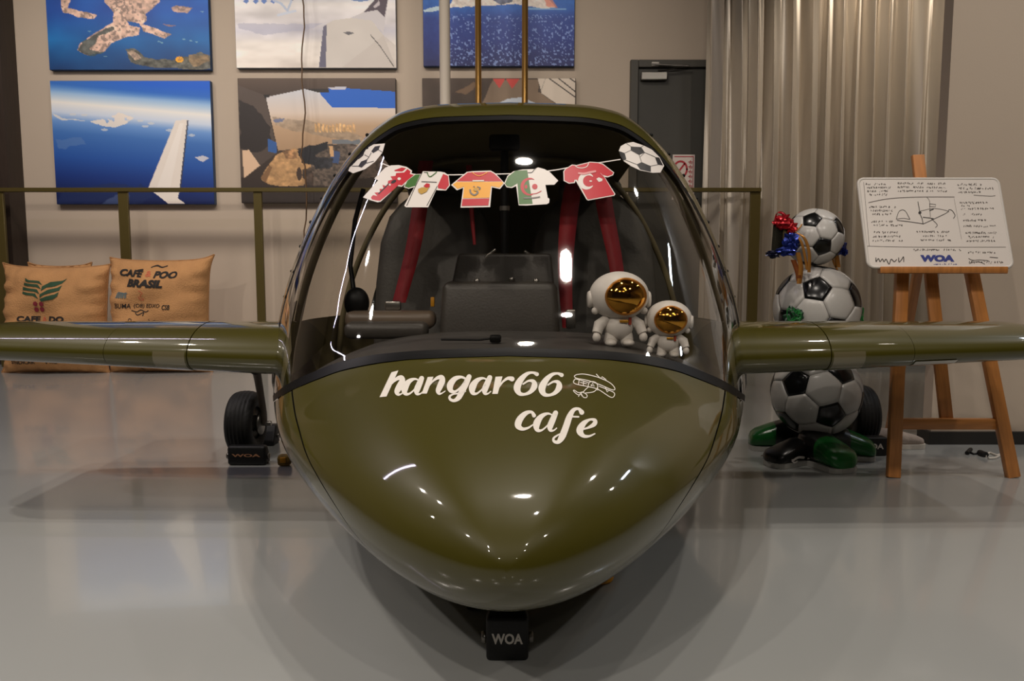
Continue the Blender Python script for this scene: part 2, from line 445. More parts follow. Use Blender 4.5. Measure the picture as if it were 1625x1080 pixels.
# ------------------------------------------------------------------ photo canvases on the wall
PRINTM = bpy.data.materials.new('photo_print'); PRINTM.use_nodes = True
_n = PRINTM.node_tree; _a = _n.nodes.new('ShaderNodeVertexColor'); _a.layer_name = 'print'
_n.links.new(_a.outputs['Color'], _n.nodes['Principled BSDF'].inputs['Base Color'])
_n.nodes['Principled BSDF'].inputs['Roughness'].default_value = 0.5
class Pic:
    """a small picture painted with shapes; points are given in the units of box (x0, y0, x1, y1), y down"""
    def __init__(s, box_, w=232, h=176, seed=1):
        s.b = box_; s.w = w; s.h = h; s.a = np.zeros((h, w, 3)); s.r = np.random.RandomState(seed)
        s.X, s.Y = np.meshgrid(np.linspace(box_[0], box_[2], w), np.linspace(box_[1], box_[3], h))
    def noise(s, n, m=None, oct_=3):
        out = np.zeros((s.h, s.w)); amp = 1; tot = 0; m = m or n
        for _ in range(oct_):
            g = s.r.rand(m + 2, n + 2)
            yy = np.linspace(0, m, s.h); xx = np.linspace(0, n, s.w); yi = yy.astype(int); xi = xx.astype(int)
            fy = (yy - yi)[:, None]; fx = (xx - xi)[None]; fy = fy * fy * (3 - 2 * fy); fx = fx * fx * (3 - 2 * fx)
            q = lambda a, b: g[np.ix_(yi + a, xi + b)]
            out += amp * ((q(0, 0) * (1 - fx) + q(0, 1) * fx) * (1 - fy) + (q(1, 0) * (1 - fx) + q(1, 1) * fx) * fy)
            tot += amp; amp *= 0.55; n = n * 2; m = m * 2
        return out / tot
    def vgrad(s, stops, axis=None):
        t = s.Y if axis is None else axis
        ks = [k for k, _ in stops]
        for c in range(3): s.a[..., c] = np.interp(t, ks, [q[c] for _, q in stops])
    def mask(s, pts, rough=0.0, n=14):
        X, Y = s.X, s.Y
        if rough:
            X = X + rough * (s.noise(n) - 0.5) * 2; Y = Y + rough * (s.noise(n) - 0.5) * 2
        ins = np.zeros(X.shape, bool); k = len(pts)
        for i in range(k):
            x1, y1 = pts[i]; x2, y2 = pts[(i + 1) % k]
            if y1 == y2: continue
            c = (y1 > Y) != (y2 > Y)
            ins ^= c & (X < (x2 - x1) * (Y - y1) / (y2 - y1) + x1)
        return ins
    def fill(s, m, col, a=1.0, tex=0.0, n=40):
        m = m.astype(float) * a; col = np.array(col, float)
        t = 1 + tex * (s.noise(n) - 0.5) * 2 if tex else 1
        c = col[None, None] * (t[..., None] if tex else 1)
        s.a = s.a * (1 - m[..., None]) + c * m[..., None]
    def poly(s, pts, col, rough=0.0, a=1.0, tex=0.0, n=14, tn=40): s.fill(s.mask(pts, rough, n), col, a, tex, tn)
    def dot(s, x, y, rx, ry, col, a=1.0): s.fill(((s.X - x) / rx) ** 2 + ((s.Y - y) / ry) ** 2 < 1, col, a)
    def line(s, pts, w, col, a=1.0):
        m = np.zeros(s.X.shape, bool)
        for (x1, y1), (x2, y2) in zip(pts, pts[1:]):
            L = (x2 - x1) ** 2 + (y2 - y1) ** 2; t = np.clip(((s.X - x1) * (x2 - x1) + (s.Y - y1) * (y2 - y1)) / L, 0, 1)
            m |= (s.X - x1 - t * (x2 - x1)) ** 2 + (s.Y - y1 - t * (y2 - y1)) ** 2 < w * w
        s.fill(m, col, a)
def canvas(pic, u0, v0, u1, v1, label, name='photo_canvas'):
    Yf = WY - 0.045; um = (v0 + v1) / 2
    x0 = at(u0, um, Yf).x; x1 = at(u1, um, Yf).x; z1 = at(u0, v0, Yf).z; z0 = at(u0, v1, Yf).z
    t = thing(name, label, 'picture', ((x0 + x1) / 2, WY, z0), 'photo canvases on the back wall')
    W2 = (x1 - x0) / 2; Hh = z1 - z0
    edge = np.clip(pic.a[:, -6:].mean((0, 1)) * 0.7, 0, 255)
    quad('stretcher', (-W2, -0.045, 0), (W2, -0.001, Hh), mat(label[:24] + '_edge', tuple(edge), 0.6), t, 0.002)
    g = np.zeros((pic.h, pic.w, 3))
    g[..., 0] = np.linspace(-W2 + 0.002, W2 - 0.002, pic.w)[None]; g[..., 1] = -0.0465; g[..., 2] = np.linspace(Hh - 0.002, 0.002, pic.h)[:, None]
    o = grid('print', g, PRINTM, t, smooth=False)
    g_ = pic.a.mean(-1, keepdims=True); a = np.clip((g_ + (pic.a - g_) * 1.15) * 1.10, 0, 255) / 255.0
    l = np.where(a <= 0.04045, a / 12.92, ((a + 0.055) / 1.055) ** 2.4).reshape(-1, 3)
    ca = o.data.color_attributes.new('print', 'FLOAT_COLOR', 'POINT')
    ca.data.foreach_set('color', np.concatenate([l, np.ones((len(l), 1))], 1).ravel().astype(np.float32))
    return t

# 1 aerial view of a peninsula
p = Pic((215, -270, 1052, 356), seed=2)
nz = p.noise(4); p.vgrad([(-270, (20, 84, 160)), (60, (10, 78, 156)), (200, (14, 96, 156)), (356, (10, 62, 110))])
p.a += (nz[..., None] - 0.5) * np.array([14, 40, 46])
LAND = (206, 176, 160)
p.poly([(290, -20), (350, 0), (330, 40), (420, 60), (480, 75), (460, 95), (380, 95), (300, 60)], LAND, 10, tex=0.3)
p.poly([(480, -270), (520, 10), (560, 60), (560, 110), (480, 160), (380, 225), (365, 255), (420, 285), (500, 265), (540, 225), (620, 190), (690, 180), (700, 130), (735, 100), (730, 70), (800, 10), (900, -270)], LAND, 8, tex=0.28)
p.poly([(380, 215), (560, 130), (560, 150), (470, 190), (430, 250), (500, 262), (420, 284), (370, 262)], (60, 70, 70), 14, tex=0.5, a=0.8)
p.poly([(700, 120), (860, 175), (820, 195), (710, 160)], LAND, 5, tex=0.25)
p.poly([(630, 108), (690, 118), (700, 140), (640, 130)], (14, 84, 150), 5)
p.poly([(860, 45), (890, 30), (975, 45), (940, 70), (870, 62)], (176, 150, 140), 8, tex=0.4)
p.poly([(805, 120), (880, 132), (850, 138)], (130, 110, 120), 2)
p.poly([(610, 250), (660, 245), (720, 290), (850, 310), (900, 290), (1000, 270), (1060, 285), (1060, 356), (740, 345), (640, 315)], (84, 84, 78), 12, tex=0.6)
p.poly([(620, 262), (660, 255), (700, 300), (660, 312)], (196, 170, 150), 10, tex=0.3, a=0.8)
p.poly([(940, 280), (1050, 285), (1050, 320), (960, 340)], (150, 124, 92), 14, tex=0.5, a=0.7)
p.dot(893, 304, 20, 16, (220, 160, 40)); p.dot(893, 306, 10, 7, (180, 130, 60))
for x, y in ((790, 212), (805, 218), (920, 200), (955, 208), (985, 214), (510, 288), (432, 160), (1020, 60)): p.dot(x, y, 9, 3, (170, 190, 190), 0.6)
m_ = p.noise(60, 45, 2); p.fill((m_ > 0.62) & (p.a[..., 0] > 150), (120, 104, 98), 0.7)
canvas(p, 73, -86, 331, 111, 'aerial photo canvas of pink land in deep blue sea')

# 2 clouds and a wing with a winglet
p = Pic((60, -230, 884, 346), seed=5)
p.vgrad([(-230, (100, 140, 196)), (-20, (186, 196, 210)), (40, (226, 222, 220)), (130, (206, 202, 204)), (170, (190, 188, 196)), (230, (226, 220, 214)), (346, (214, 206, 198))])
nz = p.noise(5, 9); p.a += (nz[..., None] - 0.5) * 60
p.poly([(620, -230), (884, -230), (884, 10), (700, 30), (560, 0)], (72, 104, 158), 14, a=0.75)
p.poly([(75, 130), (330, 140), (520, 132), (420, 170), (200, 185), (75, 160)], (168, 168, 184), 10, a=0.6)
for x in (120, 168, 210, 258): p.poly([(x - 14, 30), (x, 14), (x + 16, 28), (x + 2, 42)], (96, 124, 180), 2)
p.line([(258, 25), (300, 40), (330, 75), (355, 20)], 5, (176, 186, 204)); p.dot(357, 14, 10, 10, (70, 80, 100)); p.line([(280, 95), (370, 75)], 6, (196, 202, 214))
p.poly([(484, 346), (512, 150), (530, 138), (520, 346)], (96, 94, 112))
p.poly([(520, 346), (530, 138), (560, 120), (660, 108), (720, 80), (770, 130), (820, 190), (884, 346)], (198, 192, 186), tex=0.05, tn=4)
p.poly([(650, 108), (720, 82), (820, -5), (852, -10), (820, 180), (760, 120)], (196, 192, 194))
p.poly([(720, 82), (790, 10), (830, -10), (852, -10), (828, 104), (790, 70)], (70, 58, 70))
p.poly([(770, 55), (800, 25), (806, 45), (780, 62)], (186, 178, 182)); p.poly([(600, 346), (884, 346), (884, 240), (820, 190)], (184, 176, 170), a=0.5)
p.line([(755, 190), (800, 240), (870, 338)], 2.2, (70, 66, 64)); p.poly([(616, 178), (640, 172), (672, 180), (640, 190)], (90, 88, 92))
canvas(p, 372, -86, 628, 108, 'photo canvas of white clouds with a wing and dark winglet')

# 3 island and sea
p = Pic((100, -260, 918, 356), seed=8)
p.vgrad([(-260, (110, 150, 206)), (-80, (60, 116, 186)), (60, (34, 92, 168)), (110, (24, 58, 132)), (220, (20, 46, 118)), (356, (22, 30, 84))])
p.poly([(240, 50), (300, -60), (470, -120), (700, -80), (780, 10), (820, 55), (740, 62), (600, 40), (480, 42), (360, 50)], (224, 214, 206), 10, tex=0.18)
p.poly([(470, -20), (590, -20), (580, 30), (520, 44), (470, 15)], (92, 98, 118), 14, tex=0.4)
p.poly([(740, -10), (800, 20), (825, 56), (770, 50)], (206, 130, 112), 8, a=0.8)
p.poly([(100, 65), (160, 50), (240, 42), (170, 70), (110, 78)], (190, 210, 220), 8); p.line([(640, 60), (870, 62)], 4, (120, 160, 200))
g_ = p.noise(90, 70, 2); dens = np.clip((p.Y - 90) / 260, 0, 1); p.fill((g_ > 0.70 - 0.05 * dens) & (p.Y > 90) & (p.X > 240), (150, 170, 214), 0.75)
p.a += (p.noise(40, 30)[..., None] - 0.5) * 18
canvas(p, 671, -86, 912, 105, 'photo canvas of a pale island above rippled dark blue sea')

# 4 sky and a white wing tip
p = Pic((250, 408, 1080, 1030), seed=11)
axis = p.Y - 0.12 * (p.X - 250) * 0.7 - 20
p.vgrad([(400, (60, 108, 176)), (440, (150, 180, 212)), (490, (226, 224, 220)), (540, (196, 206, 222)), (580, (110, 146, 196)), (640, (66, 108, 168)), (760, (38, 80, 148)), (860, (20, 50, 112)), (960, (10, 26, 70))], axis)
top = np.clip((470 - (p.Y - 0.05 * (p.X - 250))) / 70, 0, 1) * np.clip((p.X - 250) / 500, 0.2, 1)
p.a = p.a * (1 - top[..., None]) + np.array([24, 92, 186]) * top[..., None]
c_ = p.noise(26, 20)
p.fill(p.mask([(450, 615), (520, 590), (600, 565), (680, 590), (640, 620), (570, 640)], 14) & (c_ > 0.4), (226, 216, 206), 0.9)
p.fill(p.mask([(258, 575), (300, 590), (440, 612), (300, 600), (262, 590)], 8), (220, 214, 208), 0.8)
for x, y in ((360, 575), (420, 578), (710, 606), (765, 620), (735, 635), (520, 652), (860, 655), (975, 680)): p.dot(x, y, 18, 6, (206, 206, 208), 0.7)
p.poly([(990, 790), (1030, 780), (1065, 800), (1030, 812)], (190, 190, 200), 8); p.poly([(265, 700), (400, 690), (430, 720), (280, 745)], (90, 120, 168), 16, a=0.6)
p.poly([(250, 1030), (290, 960), (520, 925), (700, 930), (760, 990), (700, 1030)], (30, 44, 84), 18, a=0.7); p.poly([(470, 1030), (560, 985), (640, 980), (620, 1030)], (84, 96, 128), 10, a=0.6)
p.poly([(735, 950), (895, 605), (955, 602), (905, 945), (888, 1000), (930, 1030), (840, 1030), (770, 975)], (222, 214, 206), tex=0.03, tn=4)
p.poly([(955, 602), (962, 606), (908, 950), (900, 950)], (60, 62, 80)); p.poly([(780, 950), (915, 620), (935, 620), (850, 950)], (232, 226, 220), a=0.7)
canvas(p, 84.5, 128, 337, 324, 'photo canvas of blue sky with a white upright wing tip')

# 5 cockpit view over a desert
p = Pic((84, 396, 886, 1026), seed=14)
p.vgrad([(396, (86, 72, 62)), (470, (66, 54, 46)), (1026, (44, 36, 32))])
p.poly([(225, 490), (420, 450), (600, 450), (886, 470), (886, 760), (560, 730), (280, 760)], (200, 196, 192))
m_ = p.mask([(225, 490), (420, 450), (600, 450), (886, 470), (886, 760), (560, 730), (280, 760)])
t_ = np.clip((p.Y - 450) / 300, 0, 1)
for c, (a0, a1, a2, a3) in enumerate([(196, 206, 176, 160), (198, 192, 150, 134), (204, 180, 124, 108)]):
    p.a[..., c] = np.where(m_, np.interp(t_, [0, 0.4, 0.62, 1], [a0, a1, a2, a3]), p.a[..., c])
p.poly([(500, 470), (560, 440), (886, 462), (886, 545), (560, 540)], (36, 96, 180)); p.poly([(540, 440), (640, 438), (630, 450), (560, 452)], (190, 190, 200))
p.poly([(255, 595), (480, 615), (720, 690), (690, 720), (270, 640)], (146, 132, 116), 14, a=0.6, tex=0.3)
p.poly([(260, 600), (320, 598), (310, 612), (265, 612)], (110, 116, 140), 8)
for x in np.linspace(470, 665, 12): p.poly([(x, 660), (x + 2, 625 + 8 * math.sin(x)), (x + 13, 628 + 8 * math.cos(x)), (x + 14, 668)], (202, 166, 122), 4, tex=0.3)
p.poly([(560, 705), (700, 700), (720, 730), (560, 726)], (88, 104, 120), 10, a=0.7)
p.poly([(84, 430), (220, 480), (275, 770), (180, 840), (84, 900)], (76, 66, 60), tex=0.1, tn=6)
p.poly([(84, 500), (160, 540), (250, 640), (240, 720), (180, 760), (84, 760)], (40, 34, 32), 16); p.poly([(230, 700), (275, 720), (270, 775), (225, 760)], (52, 88, 140), 6)
p.poly([(95, 760), (130, 755), (185, 835), (100, 900)], (206, 178, 152)); p.poly([(215, 478), (245, 475), (240, 492), (218, 494)], (30, 26, 24))
p.poly([(430, 450), (545, 448), (548, 465), (500, 468)], (40, 36, 34))
p.poly([(190, 900), (260, 780), (360, 750), (440, 800), (470, 880), (400, 930), (290, 945), (230, 930)], (172, 138, 100), 12, tex=0.25)
for x, y, rx, ry in ((385, 878, 14, 34),): p.dot(x, y, rx, ry, (60, 46, 38))
p.poly([(300, 760), (360, 750), (372, 800), (320, 810)], (150, 116, 84), 10, tex=.5); p.poly([(400, 860), (470, 840), (480, 930), (420, 940)], (70, 58, 50), 12, tex=.5); p.poly([(190, 900), (230, 830), (250, 840), (215, 930)], (120, 92, 66), 8)
p.poly([(440, 760), (540, 720), (740, 730), (700, 830), (590, 945), (460, 940)], (84, 74, 66), 14, tex=0.6, tn=60)
p.poly([(380, 760), (440, 735), (540, 715), (530, 750), (470, 780), (470, 830), (400, 820)], (30, 30, 34), 10)
p.poly([(555, 760), (600, 765), (590, 825), (545, 820)], (60, 78, 112), 5); p.poly([(540, 735), (560, 735), (565, 790), (545, 790)], (196, 160, 120), 3)
p.poly([(640, 740), (886, 720), (886, 900), (640, 900)], (96, 84, 76), 16, tex=0.5); p.poly([(84, 940), (886, 945), (886, 1026), (84, 1026)], (44, 36, 32), tex=0.08)
p.poly([(460, 790), (560, 800), (560, 840), (470, 860)], (40, 40, 44), 8, tex=0.6)
canvas(p, 380, 124, 629, 322, 'photo canvas of a view through a cockpit window over desert')

# 6 dark interior with red pennants
p = Pic((105, 425, 920, 1050), seed=17)
p.vgrad([(425, (70, 56, 46)), (1050, (40, 34, 30))]); p.a += (p.noise(5)[..., None] - 0.5) * 40
p.poly([(280, 500), (380, 440), (400, 460), (340, 510)], (140, 112, 84), 10, a=0.6); p.poly([(420, 560), (480, 430), (720, 430), (720, 490), (840, 570), (600, 580)], (122, 104, 86), 8, tex=0.1, tn=6)
p.poly([(480, 428), (545, 428), (515, 475)], (180, 66, 58)); p.poly([(550, 428), (622, 428), (582, 478)], (180, 66, 58))
p.poly([(718, 425), (920, 425), (920, 580), (840, 565), (740, 500)], (206, 194, 180)); p.line([(780, 425), (920, 520)], 3, (60, 52, 46)); p.line([(830, 425), (920, 492)], 3, (60, 52, 46)); p.line([(890, 425), (920, 445)], 3, (60, 52, 46)); p.line([(735, 490), (760, 425)], 1.5, (150, 140, 130))
p.poly([(480, 565), (560, 525), (640, 520), (740, 560), (740, 900), (480, 900)], (190, 196, 204), 6); p.poly([(430, 600), (560, 545), (600, 900), (430, 900)], (70, 100, 150), 8)
canvas(p, 671, 124, 913, 320, 'photo canvas of a dark interior with red pennants and pale corner')

# ------------------------------------------------------------------ burlap coffee sacks on the floor
def sack(u0, u1, v0, v1, Y, label, tilt=0.0, lean=0.10, ears=(1.0, 1.0, 1.0, 1.0), thick=0.15, seed=1, roll=0.0):
    x0 = at(u0, v1, Y).x; x1 = at(u1, v1, Y).x; zt = at(u0, v0, Y).z
    W2 = (x1 - x0) / 2; Hh = zt; r = np.random.RandomState(seed); ph = r.uniform(0, 6, 8)
    t = thing('coffee_sack', label, 'sack', ((x0 + x1) / 2, Y, 0), 'burlap coffee sacks by the wall')
    n = 41
    def surf(s, q, side):
        """s, q in -1..1"""
        e = 1 - 0.035 * (1 - q * q)
        k = 1 - 0.045 * (1 - s * s)
        cs = ears[(0 if q < 0 else 2) + (0 if s < 0 else 1)]
        corner = (abs(s) * abs(q)) ** 10
        x = W2 * s * (e + 0.045 * corner * cs); z = Hh / 2 + Hh / 2 * q * (k + 0.035 * corner * cs)
        if q < 0: z = Hh / 2 + Hh / 2 * q * (1 - 0.03 * (1 - s * s))
        d = thick * ((1 - abs(s) ** 4) * (1 - abs(q) ** 4)) ** 0.6 if abs(s) < 1 and abs(q) < 1 else 0
        wr = 0.010 * math.sin(5 * s + 4 * q + ph[0]) + 0.007 * math.sin(11 * q - 3 * s + ph[1]) + 0.005 * math.sin(19 * (s * q) + ph[2])
        edge = max(abs(s), abs(q)) ** 4
        wr += 0.022 * edge * (1 if abs(s) > abs(q) else .5) * math.sin((26 * q if abs(s) > abs(q) else 26 * s) + ph[3])
        y = (-1 if side > 0 else .3) * (d + wr * (0.4 + d / thick) * (1 - corner)) if d > 0 else 0.0
        x += roll * z; y += lean * z
        return Vector((x, y, max(z, 0.002)))
    sv = [math.sin(math.pi / 2 * q) ** 1 for q in np.linspace(-1, 1, n)]
    for side, nm in ((1, 'front_cloth'), (-1, 'back_cloth')):
        pts = np.array([[surf(s, q, side) for q in sv] for s in sv])
        o = grid(nm, pts, BURLAP, t, flip=side < 0)
    seam = [surf(s, -1, 1) for s in sv] + [surf(1, q, 1) for q in sv[1:]] + [surf(s, 1, 1) for s in sv[::-1][1:]] + [surf(-1, q, 1) for q in sv[::-1][1:]]
    tube('hem', seam, 0.006, mat('burlap_hem', (168, 122, 78), 0.9, bump=0.4, bscale=200), t, 6)
    def fn(px, py):                                  # print given in picture units of this sack's front
        s = (px - (u0 + u1) / 2) / ((u1 - u0) / 2); q = 1 - 2 * (py - v0) / (v1 - v0)
        return surf(max(-0.99, min(0.99, s)), max(-0.99, min(0.99, q)), 1) + Vector((0, -0.004, 0))
    return t, fn
def up(tris, x0, y0, rot=0.0):                       # y-up text -> picture units, at x0 and baseline y0
    co, si = math.cos(rot), math.sin(rot)
    return [[(x0 + p[0] * co - p[1] * si * -1, y0 + p[0] * si - p[1] * co) for p in t] for t in tris]
L1 = 'burlap coffee sack printed with green leaves and red berries'
t, fn = sack(8, 171, 421, 592, 5.52, L1, seed=4, ears=(1.4, 0.8, 1.4, 0.6), roll=0.01)
cv = lambda pts, ox=0.0, oy=400.0, k=5.4: [(ox + a / k, oy + b / k) for a, b in pts]
leafs = []
for a in ([(290, 205), (340, 222), (420, 228), (450, 265), (420, 248), (340, 238), (300, 232)], [(287, 245), (340, 252), (410, 258), (445, 298), (400, 282), (330, 272), (286, 268)],
          [(278, 282), (330, 292), (410, 302), (442, 340), (390, 322), (320, 312), (278, 312)], [(278, 322), (330, 332), (400, 338), (438, 385), (380, 358), (310, 352), (278, 340)],
          [(632, 208), (600, 228), (510, 238), (450, 275), (448, 315), (490, 285), (560, 275), (605, 252)], [(612, 268), (585, 288), (510, 305), (445, 345), (448, 372), (490, 345), (565, 325), (608, 312)],
          [(608, 325), (580, 345), (510, 362), (448, 385), (465, 408), (510, 398), (570, 388), (605, 362)]):
    leafs += tri_poly(cv(a), 3)
lay('leaf_print', leafs, fn, GREENINK, t)
be = []
for x, y in ((405, 428), (462, 430), (406, 480), (460, 477)): be += tri_ellipse(x / 5.4, 400 + y / 5.4, 4.0, 3.9)
lay('berry_print', be, fn, REDINK, t)
for w_l in (up(tri_text('CAFE', 0, 0, 9.5, 0.05, maxlen=3, width=39), 42, 509), up(tri_text('DO', 0, 0, 9.5, 0.05, maxlen=3, width=26), 97, 509), up(tri_text('SYNDICAR', 0, 0, 6, 0.02, maxlen=3, width=44), 28, 577), up(tri_text('PRO', 0, 0, 6, 0.02, maxlen=3, width=18), 88, 577)):
    lay('lettering', w_l, fn, INK, t)
lay('ampersand_print', up(tri_text('&', 0, 0, 8.5, 0.03, maxlen=3), 85, 509), fn, ORANGEINK, t)
t, fn = sack(50, 146, 419, 520, 5.70, 'second burlap sack whose top shows above the leaf printed one', seed=9, thick=0.05, lean=0.03)
lay('stain_print', tri_poly([(90, 422), (100, 420), (104, 423), (95, 426), (97, 431), (93, 432), (92, 426)], 3), fn, REDINK, t)
L2 = 'burlap coffee sack printed BRASIL in bold black capitals'
t, fn = sack(177, 333, 410, 590, 5.55, L2, seed=6, ears=(0.5, 1.4, 0.6, 2.0), roll=0.0, thick=0.17)
for w_l in (up(tri_text('CAFE', 0, 0, 11.5, 0.05, 0.15, maxlen=3, width=39), 202, 435, 0.04), up(tri_text('POO', 0, 0, 11.5, 0.05, 0.1, maxlen=3, width=35), 258.5, 437.5, 0.04),
            up(tri_text('BRASIL', 0, 0, 13, 0.06, 0.1, maxlen=3, width=60), 216, 452, 0.03), tri_stroke([(231, 425), (240, 423.5)], 1.8), tri_stroke([(250, 420), (258, 417), (266, 420), (273, 418)], 2.0)):
    lay('lettering', w_l, fn, INK, t)
lay('ampersand_print', up(tri_text('&', 0, 0, 9.5, 0.02, maxlen=3), 245, 435.5) , fn, ORANGEINK, t)
lay('figure_print', tri_stroke([(238, 458), (243, 462), (239, 467), (244, 472), (239, 473), (236, 468)], 1.2), fn, ORANGEINK, t)
sc = []
for k in range(14): sc += tri_stroke([(200 + k * 1.3, 462 + rnd.uniform(-1, 1)), (199.5 + k * 1.3 + rnd.uniform(-1, 1), 470)], 0.9, n=1)
lay('stamp_print', sc + tri_stroke([(201, 461), (219, 463)], 0.8), fn, BLUEINK, t)
for w_l in (up(tri_text('BUMA', 0, 0, 8, 0.01, 0.2, maxlen=3, width=26), 196, 487), up(tri_text('(OB) EDXO', 0, 0, 8, 0.01, 0.15, maxlen=3, width=44), 227, 487), up(tri_text('CSB', 0, 0, 8, 0.02, 0.15, maxlen=3, width=13), 275, 488.5),
            tri_stroke([(224, 490), (232, 492), (238, 489), (246, 492), (251, 490)], 1.4), tri_stroke([(230, 494), (234, 497), (243, 493), (242, 498)], 1.4), tri_stroke([(221, 508), (221, 503), (225, 504), (225, 508)], 0.9), tri_stroke([(252, 504), (256, 508), (262, 506), (270, 509)], 1.0), tri_stroke([(226, 575), (230, 581), (232, 588)], 1.4)):
    lay('small_lettering', w_l, fn, INK, t)
sack(210, 327, 440, 520, 5.71, 'burlap sack almost hidden behind the BRASIL printed sack', seed=12, thick=0.05, lean=0.03)

# ------------------------------------------------------------------ the aircraft
YS = [1.20, 1.22, 1.28, 1.36, 1.5, 1.7, 1.82, 1.9, 2.0, 2.1, 2.2, 2.3, 2.4, 2.5, 2.6, 2.75, 3.1, 3.4, 3.8, 4.6]
BW = [0, .07, .160, .242, .348, .466, .527, .563, .600, .634, .666, .697, .728, .756, .765, .758, .68, .56, .38, .16]
ZW = [.292, .294, .306, .32, .341, .36, .37, .378, .386, .394, .402, .408, .414, .42, .426, .435, .455, .475, .5, .52]
ZB = [.292, .244, .192, .162, .14, .125, .12, .118, .116, .115, .115, .115, .115, .116, .118, .125, .16, .22, .3, .4]
ZT = [.292, .332, .378, .415, .465, .525, .562, .62, .735, .86, .985, 1.098, 1.198, 1.260, 1.286, 1.284, 1.18, 1.03, .85, .66]
sq_ = lambda Y: np.sqrt(np.maximum(np.asarray(Y, float) - 1.2, 0))
QS = sq_(YS)
PX = np.array([1, .985, .958, .923, .875, .817, .749, .682, .618, .532, .4415, .2824, 0])
PZ = np.array([0, .118, .236, .352, .468, .583, .697, .787, .855, .922, .967, .992, 1])
PL = np.concatenate([[0], np.cumsum(np.hypot(np.diff(PX), np.diff(PZ)))]); PL /= PL[-1]
XA = -0.0086
def body(Y, t, off=0.0):
    """hull point: t -1 keel, 0 widest, 1 crown; right side"""
    Y, t = np.broadcast_arrays(np.asarray(Y, float), np.asarray(t, float))
    s = sq_(Y); w = pchip(QS, BW, s); zw = pchip(QS, ZW, s); zb = pchip(QS, ZB, s); zt = pchip(QS, ZT, s)
    tu = np.clip(t, 0, 1); px = pchip(PL, PX, tu); pz = pchip(PL, PZ, tu)
    a = np.clip(-t, 0, 1) * np.pi / 2
    x = (w + off) * np.where(t >= 0, px, np.cos(a)); z = np.where(t >= 0, zw + (zt + off - zw) * pz, zw - (zw - zb + off) * np.sin(a))
    return np.stack([x, Y, z], -1)
T_ = [-1.0, -.12, -.10, -.08, -.06, -.04, -.02, 0, .04, .08, .12, .16, .2, .24, .28, .32, .4, .48, .56, .64, .72, .8, .88, 1.0]
B_ = [2.42, 2.401, 2.349, 2.30, 2.254, 2.212, 2.173, 2.139, 2.056, 2.004, 1.97, 1.945, 1.925, 1.909, 1.895, 1.884, 1.866, 1.852, 1.837, 1.824, 1.814, 1.812, 1.814, 1.818]
S_ = [2.52, 2.50, 2.434, 2.381, 2.332, 2.285, 2.242, 2.203, 2.106, 2.046, 2.009, 1.98, 1.958, 1.941, 1.927, 1.915, 1.895, 1.88, 1.865, 1.853, 1.844, 1.843, 1.844, 1.847]
base = lambda t: pchip(T_, B_, t)
sealt = lambda t: pchip(T_, S_, t)
YARCH = 2.415; TLO = -.094
seam = lambda Y: pchip([1.2, 1.31, 1.37, 1.42, 1.48, 1.62, 1.785, 1.94, 2.5], [-1.0, -.97, -.62, -.296, -.09, .054, .161, .202, .202], Y)
plane = thing('light_aircraft', 'olive green two seat light aircraft with bubble windshield and low wings', 'aircraft', (XA, 2.3, 0))
PO = np.array([0, 2.3, 0])
def both(R):                           # R [n,m,3] right half, m runs to the crown -> full width
    Lh = R[:, ::-1].copy(); Lh[..., 0] *= -1
    return np.concatenate([R, Lh[:, 1:]], 1) - PO
def sided(R, s):
    R = R.copy(); R[..., 0] *= s
    return R - PO
# upper cowl
r = np.linspace(0, 1, 60); c = np.linspace(0, 1, 54) ** 1.8
tend = .208 + .792 * r; Ye = np.minimum(base(tend), YARCH)
Yg = 1.2 + (Ye[None, :] - 1.2) * c[:, None]; sg = seam(Yg); sg = sg + 0.006 * np.clip((sg + .45) * 5, 0, 1); Tg = sg + (1 - sg) * r[None, :]
cowl = grid('nose_cowl', both(body(Yg, Tg)), OLIVE, plane, flip=True)
# lower cowl
r = np.linspace(0, 1, 50); tend = -1 + 1.20 * r; Ye = np.minimum(base(tend), YARCH)
Yg = 1.2 + (Ye[None, :] - 1.2) * c[:, None]; sg = seam(Yg); sg = sg - 0.006 * np.clip((sg + .45) * 5, 0, 1); Tg = -1 + (sg + 1) * r[None, :]
R = body(Yg, Tg)
full = np.concatenate([(R * [-1, 1, 1])[:, ::-1], R[:, 1:]], 1) - PO
grid('lower_cowl', full, OLIVE, plane, flip=False)
# dark joint behind the cowl split
Yj = np.linspace(1.40, 1.93, 40); tj = np.linspace(-0.02, 0.02, 3)
for s in (1, -1):
    J = body(Yj[:, None], seam(Yj)[:, None] + tj[None, :], -0.003)
    grid('cowl_joint', sided(J, s), SEAL, plane)
# windshield, its seal, the canopy frame
tg = np.concatenate([np.linspace(TLO, .2, 24), np.linspace(.2, 1, 50)[1:]])
a_ = base(tg); b_ = sealt(tg); q = np.linspace(0, 1, 4)
sl = body(np.minimum(a_[None] + (b_ - a_)[None] * q[:, None], YARCH + .005), tg[None], 0.0015)
grid('windshield_seal', both(sl), SEAL, plane, flip=True)
q = np.linspace(0, 1, 36)
ws_pts = both(body(np.minimum(b_[None] + (YARCH - b_)[None] * q[:, None], YARCH), tg[None], 0.0))
shield = grid('windshield', ws_pts, GLASS, plane, flip=True)
shield['label'] = 'clear curved acrylic windshield'
q = np.linspace(0, 1, 3)
grid('frame_seal', both(body((YARCH - 0.012 + .024 * q)[:, None] + 0 * tg[None], tg[None], 0.001)), SEAL, plane, flip=True)
yf = np.concatenate([[YARCH + .01], np.linspace(YARCH + .012, 2.55, 10)])
fr = body(yf[:, None] + 0 * tg[None], tg[None], 0.003)
grid('canopy_frame', both(fr), OLIVE, plane, flip=True)
frin = body(yf[:, None] + 0 * tg[None], tg[None], -0.02)
grid('frame_lining', both(frin), LINER, plane)
